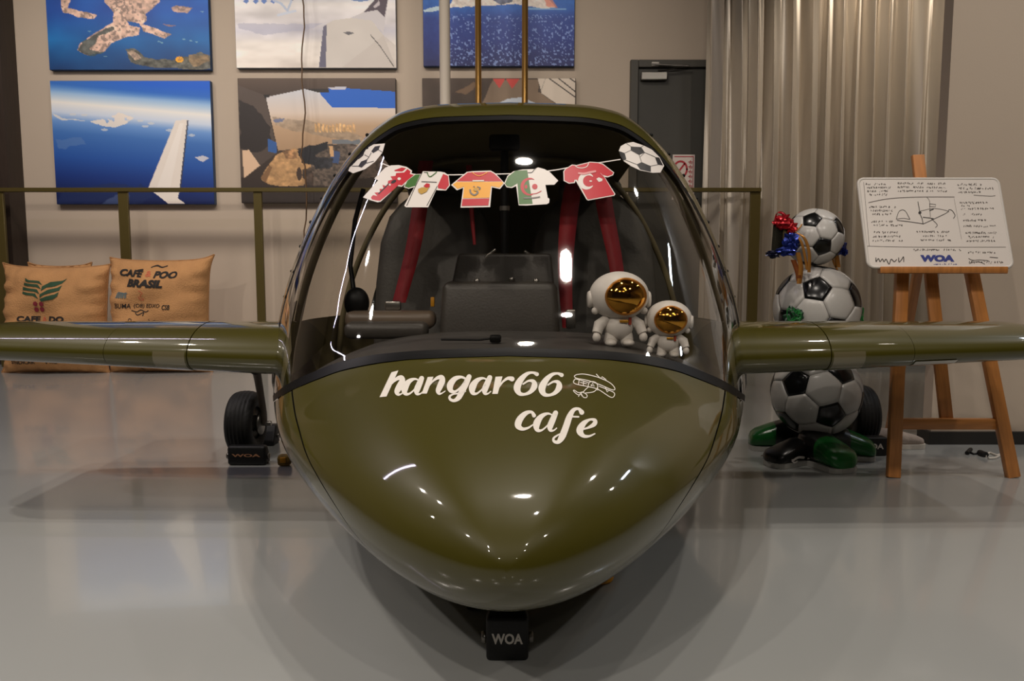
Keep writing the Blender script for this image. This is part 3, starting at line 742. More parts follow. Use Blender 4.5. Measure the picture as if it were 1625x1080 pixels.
# bolts along the frame edge
for s in (1, -1):
    for tt in np.linspace(.12, .62, 9):
        pnt = body(2.535, tt, 0.004)
        ball('frame_bolt', (s * float(pnt[0]), 2.535 - 2.3, float(pnt[2])), 0.006, SEAL, plane, 8, 6)
# rear hull with window openings, and cabin lining
W0, W1, WT0, WT1 = 2.60, 3.30, .10, .60
ya = np.concatenate([np.linspace(2.415, 2.55, 5), np.linspace(2.55, 2.60, 3)[1:], np.linspace(2.60, 3.30, 12)[1:], np.linspace(3.30, 4.6, 22)[1:]])
ta = np.concatenate([np.linspace(-1, TLO, 22), np.linspace(TLO, .10, 6)[1:], np.linspace(.10, .60, 12)[1:], np.linspace(.60, 1, 14)[1:]])
def hull(name, off, m, y_max, flip):
    yy = ya[ya <= y_max + 1e-6]; R = body(yy[:, None] + 0 * ta[None], ta[None], off); n = len(ta)
    def skip(i, j):
        jj = j if j < n - 1 else 2 * (n - 1) - 1 - j
        tm = (ta[jj] + ta[jj + 1]) / 2; ym = (yy[i] + yy[i + 1]) / 2
        return (W0 < ym < W1 and WT0 < tm < WT1) or (ym < 2.55 and tm > TLO)
    return grid(name, both(R), m, plane, skip=skip, flip=flip)
hull('rear_hull', 0.0, OLIVE, 4.6, True)
hull('cabin_lining', -0.016, LINER, 3.45, False)
tt = np.linspace(-1, 1, 40); R = body(np.full(40, 3.42), tt, -0.016)
rim = np.concatenate([R, (R * [-1, 1, 1])[::-1][1:-1]], 0) - PO
obj('rear_bulkhead', list(rim), [tuple(range(len(rim)))], LINER, plane)
for s in (1, -1):
    yw = np.linspace(W0 - .01, W1 + .01, 8); tw = np.linspace(WT0 - .01, WT1 + .01, 14)
    o = grid('side_window', sided(body(yw[:, None] + 0 * tw[None], tw[None], -0.006), s), GLASS2, plane)
# cabin side panels below the windows and the tubular canopy hoops
for s in (1, -1):
    yp = np.linspace(2.16, 2.62, 14); tp_ = np.linspace(-.45, .17, 14)
    grid('side_panel', sided(body(yp[:, None] + 0 * tp_[None], tp_[None], -0.022), s), LINER, plane)
for yh, rh, oh in ((2.63, .013, -.035), (3.02, .011, -.045)):
    th_ = np.concatenate([np.linspace(-.1, 1, 40)]); Rr = body(np.full(40, yh), th_, oh)
    path = [tuple(q_ - PO) for q_ in Rr] + [tuple(q_ * [-1, 1, 1] - PO) for q_ in Rr[::-1][1:]]
    tube('canopy_hoop', path, rh, LINER, plane, 8)
# glareshield deck and the black void under it
dy = np.linspace(0, 1, 8); td = np.concatenate([np.linspace(.02, .3, 14), np.linspace(.3, 1, 30)[1:]])
fp = body(sealt(td) - .012, td, -0.004); bp = fp.copy(); bp[:, 0] *= .985; bp[:, 1] = 2.36; bp[:, 2] += 0.012 - 0.004 * td
D = fp[None] + (bp - fp)[None] * dy[:, None, None]
deck_m = mat('deck_vinyl', (64, 61, 57), 0.5, noise=0.05, bump=0.05, bscale=180)
deck = grid('glareshield', both(D), deck_m, plane, flip=True)
wall_ = np.stack([bp, bp * [1, 1, 0] + [0, 0.02, .2]], 0)
grid('firewall', both(wall_), DARK, plane, flip=True)
quad('cabin_floor', (-.60, -.02, .17), (.60, .80, .20), DARK, plane, 0.0)
def deck_z(x, Y):
    k = min(range(len(bp)), key=lambda i: abs(fp[i, 0] - x)); q_ = (Y - fp[k, 1]) / (2.36 - fp[k, 1])
    return fp[k, 2] + (bp[k, 2] - fp[k, 2]) * q_
# centre console: rounded pod, upper cover, post
def frustum(name, x0, x1, X0, X1, y0, y1, z0, z1, m, bev):
    bm = bmesh.new()
    vs = [bm.verts.new(p_) for p_ in [(x0, y0, z0), (x1, y0, z0), (x1, y1, z0), (x0, y1, z0), (X0, y0 + .03, z1), (X1, y0 + .03, z1), (X1, y1, z1), (X0, y1, z1)]]
    for f in ((0, 3, 2, 1), (4, 5, 6, 7), (0, 1, 5, 4), (1, 2, 6, 5), (2, 3, 7, 6), (3, 0, 4, 7)): bm.faces.new([vs[i] for i in f])
    bmesh.ops.bevel(bm, geom=list(bm.edges), offset=bev, segments=4, profile=0.5, affect='EDGES')
    return bobj(name, bm, m, plane, True, sharp=50)
ux = lambda u, Y: at(u, 480, Y).x - XA
pod = frustum('console_pod', ux(693, 2.40), ux(893, 2.40), ux(702, 2.42), ux(884, 2.42), .09, .33, .45, at(800, 447, 2.40).z, DARK, .025)
cov = frustum('console_cover', ux(708, 2.48), ux(884, 2.48), ux(728, 2.52), ux(874, 2.52), .16, .36, .62, at(800, 402, 2.5).z, DARK, .012)
for u_, v_ in ((757, 446), (812, 444), (851, 446)):
    pnt = at(u_, v_, 2.455); lathe('console_knob', [(0, -.012), (.008, -.012), (.010, -.002), (.006, .004), (0, .004)], STEEL, cov, 12, 'Y', (pnt.x - XA, pnt.y - 2.3, pnt.z))
px_ = ux(801, 2.62); zt_ = at(800, 232, 2.62).z
post = tube('canopy_post', [(px_, .32, at(800, 415, 2.62).z), (px_, .32, zt_)], .013, SEAL, plane, 14)
tube('post_collar', [(px_, .32, at(800, 334, 2.62).z), (px_, .32, at(800, 327, 2.62).z)], .017, STEEL, plane, 14)
box_obj('mirror_bracket', (px_, .31, zt_ + .01), (.10, .04, .05), SEAL, plane, .01)
tube('throttle_lever', [(ux(768, 2.5), .2, at(768, 420, 2.5).z), (ux(772, 2.5), .19, at(770, 408, 2.5).z), (ux(786, 2.5), .21, at(786, 396, 2.5).z)], .005, STEEL, plane, 8)
tube('flap_lever', [(ux(840, 2.5), .2, at(840, 413, 2.5).z), (ux(838, 2.5), .2, at(838, 402, 2.5).z), (ux(832, 2.5), .2, at(832, 398, 2.5).z)], .005, STEEL, plane, 8)
# catch on the deck
kx = ux(786, 2.03); kz = deck_z(0, 2.03)
box_obj('deck_catch', (kx, -.26, kz + .012), (.030, .03, .020), SEAL, plane, .006)
tube('catch_rod', [(ux(700, 2.07), -.24, kz + .008), (ux(760, 2.05), -.25, kz + .008), (kx, -.26, kz + .014)], .003, SEAL, plane, 6)
# seats with belts
def seat(xc, w, straps):
    z0, z1 = .30, 1.02
    bm = bmesh.new(); n = 10
    box(bm, (xc, .62, .30), (w * .96, .46, .14), .04, 4)
    s_ = bobj('seat', bm, SEATM, plane, True, sharp=50)
    prof = [(.34, 1.0), (.5, 1.02), (.7, 1.0), (.85, .94), (.95, .80), (1.0, .62), (1.03, .45)]
    pts = []
    for z, k in prof:
        row = []
        for i in range(24):
            a = 2 * math.pi * i / 24; ca, sa = math.cos(a), math.sin(a)
            row.append((xc + w / 2 * k * math.copysign(abs(ca) ** .4, ca), .62 + (z - .34) * .22 + .055 * math.copysign(abs(sa) ** .55, sa), z))
        pts.append(row)
    top = [(xc + w * .1 * math.cos(2 * math.pi * i / 24), .62 + .71 * .22 + .02 * math.sin(2 * math.pi * i / 24), 1.04) for i in range(24)]
    pts.append(top)
    g = np.array(pts).transpose(1, 0, 2)
    b_ = grid('backrest', g, SEATM, s_, closed_u=True)
    ball('head_bolster', (xc, .82, 1.06), .10, SEATM, s_, 20, 12, (1.25, .5, .8))
    for path in straps:
        rows = []
        for (u_, v_, Yd, wd) in path:
            p0 = at(u_, v_, Yd); rows.append([(p0.x - XA - wd / 2, Yd - 2.3, p0.z), (p0.x - XA + wd / 2, Yd - 2.3, p0.z)])
        pts2 = []
        for L_ in catmull([np.array(x).ravel() for x in rows], 6): pts2.append([L_[:3], L_[3:]])
        front = np.array(pts2); back = front + [0, .004, 0]
        loop = np.stack([front[:, 0], front[:, 1], back[:, 1], back[:, 0]], 0)
        grid('seat_belt', loop, RED, s_, closed_u=True)
    return s_
seat(ux(690, 2.9), .46, [[(676, 255, 2.86, .05), (666, 330, 2.80, .054), (654, 400, 2.76, .052), (633, 480, 2.70, .046)],
                         [(744, 262, 2.86, .02), (748, 330, 2.82, .016), (753, 388, 2.80, .010)]])
seat(ux(944, 2.9), .48, [[(912, 285, 2.84, .062), (903, 340, 2.80, .062), (897, 430, 2.72, .05), (901, 520, 2.64, .035)],
                         [(952, 280, 2.84, .06), (962, 340, 2.80, .058), (976, 410, 2.74, .05), (982, 455, 2.70, .045)]])
# padded side bolster, headset and buckles on the left seat
bol = mat('tan_grey_vinyl', (104, 90, 76), 0.4, noise=0.1)
box_obj('side_bolster', (ux(622, 2.5), .18, at(600, 506, 2.5).z), (.28, .10, .055), bol, plane, .022, 4)
box_obj('side_bolster', (ux(616, 2.42), .09, at(600, 522, 2.42).z), (.25, .09, .05), DARK, plane, .02, 4)
ball('headset_cup', (ux(566, 2.52), .22, at(566, 480, 2.52).z), .045, SEAL, plane, 18, 12, (.9, .8, 1.1))
tube('headset_band', [(ux(560, 2.52), .24, at(560, 462, 2.52).z), (ux(556, 2.56), .27, at(556, 420, 2.56).z), (ux(566, 2.6), .3, at(566, 350, 2.6).z), (ux(580, 2.62), .32, at(580, 300, 2.62).z)], .008, SEAL, plane, 8)
box_obj('belt_buckle', (ux(626, 2.55), .22, at(626, 484, 2.55).z), (.05, .02, .03), STEEL, plane, .006)
box_obj('belt_buckle', (ux(905, 2.5), .18, at(905, 505, 2.5).z), (.03, .02, .06), STEEL, plane, .006)
box_obj('yellow_tag', (ux(688, 2.55), .22, at(688, 478, 2.55).z), (.012, .012, .03), YELLOW, plane, .002)

# wings: thick glossy panels, slightly tapered
def airfoil(chord, thick, n=22):
    out = []
    for i in range(2 * n):
        a = 2 * math.pi * i / (2 * n); x = (1 - math.cos(a)) / 2
        yt = 5 * thick * (0.2969 * math.sqrt(x) - .126 * x - .3516 * x * x + .2843 * x ** 3 - .1015 * x ** 4)
        yt = yt * (1.15 - .1 * x) + (.012 * x)
        cam_ = .10 * thick * math.sin(math.pi * x)
        out.append((chord * x, (yt if a <= math.pi else -yt) * chord / 1.0 + cam_))
    return out
def wing_sec(x):
    k = max(0.0, (x - .55) / (1.72 - .55))
    chord = .56 - .06 * k; th = .250 - .080 * k; z = .490 + .036 * k; yle = 2.295 + .02 * k
    if x > 1.56:
        e = math.sqrt(max(0.0, 1 - ((x - 1.56) / .16) ** 2)); e = max(e, .03)
        th *= .25 + .75 * e; yle += .10 * (1 - e); chord *= .72 + .28 * e
    return [(x, yle + cx, z + cz) for cx, cz in airfoil(chord, th)]
def wing_part(name, s, xs, par, grow=0.0, cap=True):
    sec = np.array([wing_sec(x) for x in xs]); 
    if grow:
        cen = sec.mean(1, keepdims=True); d = sec - cen; d[..., 0] = 0
        nrm = d / np.maximum(np.linalg.norm(d * [0, .25, 1], axis=-1, keepdims=True), 1e-6); sec = sec + nrm * grow * [0, .4, 1]
    sec[..., 0] *= s; sec = sec - PO
    n, k = sec.shape[:2]; fs = []
    for i in range(n - 1):
        for j in range(k):
            f = (i * k + j, i * k + (j + 1) % k, (i + 1) * k + (j + 1) % k, (i + 1) * k + j); fs.append(f if s < 0 else f[::-1])
    e0 = tuple(range(k)); e1 = tuple((n - 1) * k + j for j in range(k))
    fs += [e0[::-1] if s < 0 else e0, e1 if s < 0 else e1[::-1]]
    o = obj(name, sec.reshape(-1, 3), fs, OLIVE, par, True); o.data.set_sharp_from_angle(angle=math.radians(50))
    return o
for s in (-1, 1):
    wg = wing_part('wing', s, np.linspace(.668, .948, 6), plane)
    wing_part('outer_panel', s, np.linspace(.951, 1.195, 6), wg, .0008)
    wing_part('outer_panel', s, np.concatenate([np.linspace(1.197, 1.56, 8), 1.56 + .16 * np.sin(np.linspace(.08, 1, 14) * math.pi / 2)]), wg)
    fairing = np.array([wing_sec(x) for x in np.linspace(.955, 1.05, 4)])[:, list(range(36, 44)) + [0, 1]]
    fairing[..., 2] -= .0012; fairing[..., 1] -= .0025; fairing[..., 0] *= s
    grid('joint_fairing', fairing - PO, mat('worn_olive_fairing', (104, 96, 70), 0.25, coat=1.0), wg, smooth=True)
    # landing light lens / polished tab under the leading edge
    lz = np.array([wing_sec(x) for x in (np.linspace(1.205, 1.33, 6) if s > 0 else np.linspace(.965, 1.02, 4))])[:, 39:43]
    lz[..., 2] -= .0015; lz[..., 1] -= .002; lz[..., 0] *= s
    grid('landing_light_lens', lz - PO, CHROME, wg, smooth=True)

# main gear: leg, wheel with tread grooves, hub
def wheel(name, par, c, R, w, axis_tilt=0.0):
    prof = []
    for k in range(33):
        a = math.pi * (k / 32); x = -w / 2 * math.cos(a); rr = R - .32 * R * (1 - math.sin(a) ** .5)
        g = .006 if abs(x) < w * .38 and abs(((x / w * 7) % 1) - .5) > .36 else 0
        prof.append((rr - g, x))
    prof = [(R * .5, -w / 2 * .8)] + prof + [(R * .5, w / 2 * .8)]
    o = lathe(name, prof, TIRE, par, 48, 'X', c)
    lathe('wheel_hub', [(0, -w * .42), (R * .25, -w * .42), (R * .3, -w * .30), (R * .54, -w * .36), (R * .56, -w * .2), (R * .56, w * .2), (R * .54, w * .36), (R * .3, w * .30), (R * .25, w * .42), (0, w * .42)], mat('grey_hub', (92, 88, 82), 0.4, metal=.6), o, 32, 'X')
    return o
LWY = 3.15; lwx = at(391, 680, LWY).x - XA; RWY = 3.31; rwx = at(1362, 650, RWY).x - XA
for s, wx, wy in ((-1, lwx, LWY), (1, rwx, RWY)):
    wheel('main_wheel', plane, (wx, wy - 2.3, .130), .130, .107)
    ix = wx - s * .072
    leg = tube('gear_leg', [(ix - s * .02, wy - 2.3 - .20, .46), (ix - s * .012, wy - 2.3 - .10, .34), (ix - s * .004, wy - 2.3 - .02, .20), (ix, wy - 2.3, .13)], .014, mat('gear_leg_paint', (98, 88, 78), 0.4, metal=.4), plane, 12, radii=[.017, .016, .013, .013])
    tube('leg_sleeve', [(ix - s * .021, wy - 2.3 - .21, .47), (ix - s * .014, wy - 2.3 - .12, .36)], .022, SEAL, leg, 12)
    tube('axle', [(wx, wy - 2.3, .127), (ix - s * .03, wy - 2.3, .127)], .010, STEEL, leg, 10)
    lathe('brake_disc', [(0, -.006), (.045, -.006), (.045, .006), (0, .006)], STEEL, leg, 24, 'X', (wx - s * .058, wy - 2.3, .127))
# nose gear
NY = 1.62; nx_ = at(806, 1000, NY).x - XA
wheel('nose_wheel', plane, (nx_, NY - 2.3, .088), .088, .062)
fork = tube('nose_fork', [(nx_, NY - 2.3, .26), (nx_, NY - 2.3, .19)], .026, SEAL, plane, 16)
for s in (-1, 1):
    tube('fork_arm', [(nx_ + s * .018, NY - 2.3 - .01, .195), (nx_ + s * .042, NY - 2.3, .17), (nx_ + s * .044, NY - 2.3, .085)], .009, SEAL, fork, 8)
tube('nose_axle', [(nx_ - .052, NY - 2.3, .088), (nx_ + .052, NY - 2.3, .088)], .008, STEEL, fork, 8)

# lettering on the cowl, laid on its surface
bpy.context.view_layer.update()
def bvh_of(o):
    me = o.data; M = o.matrix_world
    return BVHTree.FromPolygons([M @ v.co for v in me.vertices], [tuple(p_.vertices) for p_ in me.polygons])
CAMP = Vector((0, 0, CAM_H))
def on(bv, par, off):
    pi = par.matrix_world.inverted()
    def fn(u, v):
        a = (u - 812.5) / F; b = (540 - v) / F
        d = Vector((a, CP + b * SP, -SP + b * CP)).normalized()
        h = bv.ray_cast(CAMP, d, 6.0)
        if h[0] is None: return None
        n = h[1] if h[1].dot(d) < 0 else -h[1]
        return pi @ (h[0] + n * off)
    return fn
bv_cowl = bvh_of(cowl); f_c = on(bv_cowl, cowl, .0012)
K = 3.963
def sk(pts, w=None): return tri_stroke([(590 + p_[0] / K, 570 + p_[1] / K) + ((p_[2] * (.90 + p_[2] / 85) / K,) if len(p_) > 2 else (w / K,)) for p_ in pts], None, 7, 4)
T = []
T += tri_poly([(590 + a / K, 570 + b / K) for a, b in [(124, 84), (168, 72), (94, 236), (50, 240)]], 4)                       # h
T += sk([(98, 190, 12), (128, 150, 14), (160, 124, 20), (186, 118, 26), (192, 140, 30), (176, 172, 32), (160, 204, 28), (166, 222, 18), (182, 222, 10), (200, 208, 6)])
def letter_a(x, y, s=1.0):
    t = sk([(x + 116 * s, y - 92 * s, 8), (x + 84 * s, y - 102 * s, 14), (x + 46 * s, y - 84 * s, 26), (x + 20 * s, y - 44 * s, 34), (x + 22 * s, y - 8 * s, 24), (x + 46 * s, y - 2 * s, 13), (x + 80 * s, y - 28 * s, 9), (x + 106 * s, y - 66 * s, 8)])
    t += sk([(x + 132 * s, y - 106 * s, 26), (x + 116 * s, y - 68 * s, 30), (x + 100 * s, y - 28 * s, 30), (x + 102 * s, y - 4 * s, 20), (x + 120 * s, y - 2 * s, 10), (x + 138 * s, y - 16 * s, 7)])
    return t
T += letter_a(190, 222, .94)
T += tri_poly([(590 + a / K, 570 + b / K) for a, b in [(352, 114), (388, 112), (346, 218), (314, 218)]], 4)                     # n
T += sk([(352, 180, 8), (380, 144, 11), (412, 120, 18), (438, 116, 26), (443, 138, 30), (430, 170, 30), (418, 200, 26), (424, 218, 16), (440, 216, 9), (462, 202, 6)])
T += sk([(590, 124, 12), (560, 114, 16), (522, 126, 26), (494, 162, 32), (496, 196, 26), (522, 206, 15), (556, 182, 12), (584, 144, 10)])   # g
T += sk([(612, 112, 26), (590, 160, 30), (566, 206, 30), (546, 244, 26), (518, 262, 18), (494, 254, 16), (490, 236, 13), (512, 222, 10), (550, 216, 9), (590, 204, 7)])
T += letter_a(614, 220, .97)
T += tri_poly([(590 + a / K, 570 + b / K) for a, b in [(778, 112), (822, 110), (792, 220), (758, 220)]], 4)                     # r
T += sk([(800, 176, 10), (826, 142, 12), (856, 122, 18), (882, 126, 26)])
for x in (0, 156):                                                                                                            # 66
    y = x * 0.035
    T += sk([(1038 + x, 96 + y, 22), (1012 + x, 86 + y, 14), (976 + x, 94 + y, 20), (936 + x, 132 + y, 30), (914 + x, 180 + y, 34), (928 + x, 216 + y, 24), (962 + x, 222 + y, 16), (998 + x, 206 + y, 22), (1022 + x, 172 + y, 30), (1016 + x, 142 + y, 22), (986 + x, 138 + y, 13), (952 + x, 158 + y, 10)])
T += sk([(1020, 356, 22), (1004, 334, 16), (968, 342, 24), (932, 378, 32), (920, 418, 32), (946, 440, 20), (982, 434, 13), (1016, 412, 8)])   # c
T += letter_a(1016, 452, 1.06)
T += sk([(1320, 336, 26), (1300, 314, 16), (1268, 322, 22), (1242, 366, 30), (1220, 430, 32), (1196, 490, 32), (1172, 522, 22), (1146, 518, 16), (1144, 498, 13), (1168, 480, 10), (1196, 466, 8)])  # f
T += sk([(1238, 362, 10), (1300, 364, 10)])
T += sk([(1308, 446, 9), (1356, 434, 13), (1398, 410, 24), (1402, 386, 20), (1370, 382, 14), (1330, 408, 28), (1308, 450, 34), (1328, 482, 22), (1364, 486, 14), (1402, 470, 8)])  # e
lt = lay('lettering', T, f_c, mat('white_lettering_vinyl', (232, 226, 216), 0.4), cowl)
lt['label'] = 'white script lettering hangar66 cafe'
B = []
def bl(pts, w=5.0, n=5): return tri_stroke([(590 + a / K, 570 + b / K, w / K) for a, b in pts], None, n, 5)
B += bl([(1290, 98), (1340, 96), (1430, 118), (1500, 152), (1528, 186), (1510, 194), (1440, 164), (1360, 136), (1290, 122), (1274, 108), (1290, 98)])
B += bl([(1278, 126), (1268, 146), (1290, 160), (1360, 174), (1424, 192), (1500, 240), (1524, 232), (1522, 212), (1490, 196), (1430, 172)])
B += bl([(1278, 126), (1300, 130), (1360, 148)]); B += bl([(1304, 130), (1300, 158)], 5, 1); B += bl([(1312, 148), (1350, 156)], 5, 1); B += bl([(1332, 140), (1330, 166)], 5, 1)
B += bl([(1360, 176), (1366, 150), (1388, 142), (1412, 152), (1420, 176), (1396, 206), (1344, 214)]); B += bl([(1380, 170), (1388, 152), (1400, 172), (1378, 164)], 5, 1)
B += bl([(1362, 176), (1338, 198), (1330, 212)]); B += bl([(1468, 178), (1480, 208), (1494, 196)], 5, 1); B += bl([(1420, 178), (1420, 196)], 5, 1)
B += bl([(1330, 206), (1300, 212), (1272, 196), (1272, 206), (1300, 226), (1324, 210), (1352, 226), (1350, 242), (1330, 240), (1316, 216)]); B += bl([(1300, 236), (1310, 220), (1326, 236)], 5, 1)
B += bl([(1412, 96), (1436, 122), (1448, 112), (1470, 128)], 5, 1); B += bl([(1440, 122), (1456, 130), (1474, 134)], 5, 1)
bp_ = lay('biplane_drawing', B, f_c, mat('white_lettering_vinyl', (232, 226, 216), 0.4), cowl); bp_['label'] = 'white line drawing of a biplane'

# ------------------------------------------------------------------ stickers on the windshield
bv_ws = bvh_of(shield)
SG = 'garland stickers on the windshield'
MR = mat('sticker_red', (190, 34, 48), 0.45); MG = mat('sticker_green', (62, 108, 44), 0.45); MY = mat('sticker_orange', (236, 168, 58), 0.45)
MK = mat('sticker_black', (24, 20, 20), 0.45); MGOLD = mat('sticker_gold', (190, 150, 70), 0.45); MGREY = mat('sticker_grey', (120, 116, 112), 0.45)
def sticker(name, label, cat, origin, k, backing, layers):
    cu, cv_ = sum(p_[0] for p_ in backing) / len(backing), sum(p_[1] for p_ in backing) / len(backing)
    sc_ = lambda tris: [[(origin[0] + p_[0] / k, origin[1] + p_[1] / k) for p_ in t_] for t_ in tris]
    fw = on(bv_ws, shield, 0.0)
    cen = shield.matrix_world @ fw(origin[0] + cu / k, origin[1] + cv_ / k)
    t_ = thing(name, label, cat, cen, SG)
    bpy.context.view_layer.update()
    lay('backing', sc_(tri_poly(backing, 5 * k)), on(bv_ws, t_, .0010), WHITE, t_)
    for i, (nm, tris, m) in enumerate(layers):
        for pc in (tris if nm == 'black_panel' else [tris]):
            lay(nm, sc_(refine(pc, 5 * k)), on(bv_ws, t_, .0014 + .0003 * i), m, t_)
    return t_
ST = lambda pts, w, n=5: tri_stroke(pts, w, n)
sticker('jersey_sticker', 'red and white zigzag jersey sticker beside the left ball sticker', 'sticker', (560, 240), 10.156,
        [(165, 745), (410, 470), (350, 440), (420, 370), (520, 270), (620, 230), (740, 225), (870, 255), (955, 315), (945, 362), (1005, 378), (880, 490), (790, 575), (725, 565), (715, 550), (620, 660), (450, 815), (400, 825), (300, 795)],
        [('red_print', tri_poly([(295, 745), (330, 710), (400, 725), (350, 670), (440, 665), (435, 610), (500, 610), (480, 545), (560, 570), (570, 480), (640, 460), (610, 410), (690, 400), (700, 355), (830, 345), (880, 290), (930, 325), (920, 370), (985, 385), (870, 480), (790, 555), (740, 545), (640, 640), (440, 800), (380, 795), (310, 780)]) + tri_poly([(670, 310), (790, 265), (860, 278), (800, 330), (680, 325)]), MR),
         ('emblem', tri_ellipse(660, 495, 46, 24, rot=-.5) + ST([(420, 690), (500, 610), (580, 530)], 18), MK), ('collar_mark', tri_ellipse(750, 450, 28, 22) + tri_ellipse(600, 545, 16), WHITE)])
sticker('jersey_sticker', 'white jersey sticker with one green and one red sleeve', 'sticker', (560, 240), 10.156,
        [(1130, 325), (1250, 330), (1400, 330), (1480, 345), (1545, 395), (1565, 555), (1500, 635), (1360, 630), (1345, 620), (1215, 905), (860, 905), (828, 880), (990, 580), (900, 608), (820, 580), (870, 470), (1000, 372), (1108, 368)],
        [('green_sleeve', tri_poly([(1088, 376), (1008, 380), (885, 475), (835, 570), (900, 594), (990, 565), (1005, 560)]), MG), ('red_sleeve', tri_poly([(1455, 370), (1535, 402), (1550, 550), (1495, 622), (1375, 600), (1368, 560)]), MR),
         ('trim_lines', ST([(870, 880), (1000, 590), (1120, 345)], 9, 1) + ST([(1195, 880), (1360, 570)], 9, 1) + ST([(1110, 495), (1350, 505)], 10, 1) + ST([(1150, 345), (1210, 350)], 9, 1), MK),
         ('collar', ST([(1200, 350), (1220, 400), (1255, 415), (1330, 360), (1350, 340)], 14), MG), ('emblem_gold', tri_poly([(1050, 620), (1110, 590), (1230, 590), (1190, 660), (1105, 700), (1060, 670)]), MGOLD), ('emblem_red', tri_poly([(1140, 570), (1190, 525), (1240, 535), (1240, 585), (1190, 600)]), MR)])
sticker('jersey_sticker', 'red and orange striped jersey sticker in the middle of the garland', 'sticker', (700, 250), 8.125,
        [(128, 355), (330, 188), (400, 178), (640, 170), (700, 205), (818, 332), (760, 408), (655, 385), (632, 640), (250, 648), (285, 392), (205, 424)],
        [('red_yoke', tri_poly([(200, 310), (345, 196), (640, 186), (690, 215), (790, 310)]), MR), ('orange_body', tri_poly([(150, 352), (200, 318), (792, 316), (802, 335), (752, 392), (645, 370), (625, 522), (282, 528), (297, 380), (212, 408)]), MY),
         ('red_hem', tri_poly([(277, 540), (622, 530), (610, 622), (266, 628)]), MR), ('collar', ST([(400, 194), (440, 225), (490, 242), (545, 225), (600, 192)], 9), MY), ('chest_lettering', ST([(412, 307), (548, 305)], 16, 1), WHITE),
         ('emblem', ST([(375, 425), (385, 465), (430, 490), (475, 460), (460, 440)], 20) + tri_poly([(410, 385), (425, 372), (440, 388)]) + ST([(470, 385), (505, 400), (490, 420)], 14), MGREY), ('emblem_gold', tri_ellipse(445, 420, 30, 22), MGOLD)])
cres = lambda cx, cy, R, w, a0, a1, rot=0: ST([(cx + R * math.cos(a), cy + R * math.sin(a), w * (0.12 + math.sin(math.pi * (i + .3) / 14.6))) for i, a in enumerate(np.linspace(a0, a1, 15))], None, 2)
sticker('jersey_sticker', 'half green half white jersey sticker with red crescent and dot', 'sticker', (700, 250), 8.125,
        [(812, 335), (855, 240), (930, 180), (1050, 155), (1200, 150), (1250, 130), (1330, 150), (1400, 188), (1510, 300), (1460, 352), (1345, 355), (1375, 520), (1398, 535), (1392, 585), (1365, 602), (1100, 620), (1000, 618), (968, 370), (910, 394), (845, 385)],
        [('green_half', tri_poly([(960, 172), (1110, 165), (1180, 600), (1004, 606), (985, 335), (908, 382), (850, 374), (824, 340), (862, 250)]), MG),
         ('crescent', cres(1150, 380, 105, 38, -1.1, -5.0) + tri_ellipse(1208, 378, 35) + ST([(1160, 475), (1230, 465), (1290, 435)], 10) + tri_ellipse(1095, 380, 18, 26), MR),
         ('collar', ST([(1120, 200), (1170, 195), (1200, 160), (1220, 146)], 8), MK), ('chest_lettering', ST([(1070, 528), (1180, 525), (1270, 512)], 16), MGREY)])
sticker('jersey_sticker', 'red jersey sticker with white crescent beside the right ball sticker', 'sticker', (880, 210), 9.0,
        [(125, 560), (150, 525), (250, 462), (310, 470), (480, 430), (500, 422), (620, 430), (690, 450), (850, 575), (835, 615), (760, 645), (715, 640), (868, 885), (850, 908), (480, 975), (455, 960), (300, 690), (290, 725), (205, 735), (130, 695)],
        [('red_body', tri_poly([(138, 562), (160, 530), (255, 474), (310, 482), (480, 442), (505, 434), (618, 442), (685, 462), (838, 580), (822, 608), (756, 630), (690, 610), (852, 884), (842, 896), (482, 962), (465, 950), (320, 680), (285, 680), (278, 712), (208, 722), (142, 688)]), MR),
         ('crescent', cres(470, 700, 100, 62, -.75, -5.5), WHITE), ('badge', tri_poly([(595, 670), (630, 648), (685, 672), (678, 700), (630, 714)]) + tri_ellipse(515, 702, 20, 10), WHITE),
         ('collar', ST([(300, 490), (340, 512), (400, 516), (460, 495), (488, 440)], 11), WHITE), ('chest_lettering', ST([(348, 592), (420, 598), (500, 580), (578, 565)], 30) + ST([(655, 592), (700, 640)], 8, 1), mat('sticker_pink', (222, 150, 150), .5))])
pent = lambda L_: [tri_poly(q_) for q_ in L_]
sticker('ball_sticker', 'soccer ball sticker at the left end of the garland', 'sticker', (480, 160), 4.153,
        [(303, 462), (325, 412), (400, 328), (470, 288), (545, 282), (528, 342), (480, 402), (412, 452), (335, 478)],
        [('black_panel', pent([[(455, 335), (478, 303), (515, 296), (503, 325), (468, 346)], [(368, 434), (388, 402), (430, 385), (424, 412), (392, 442)], [(360, 382), (410, 340), (402, 362), (372, 386)]]), MK),
         ('seam_lines', ST([(412, 358), (440, 372), (455, 345)], 4, 1) + ST([(430, 386), (440, 372)], 4, 1) + ST([(425, 412), (470, 400)], 4, 1) + ST([(330, 432), (370, 432)], 4, 1) + ST([(503, 325), (528, 340)], 4, 1), MK)])
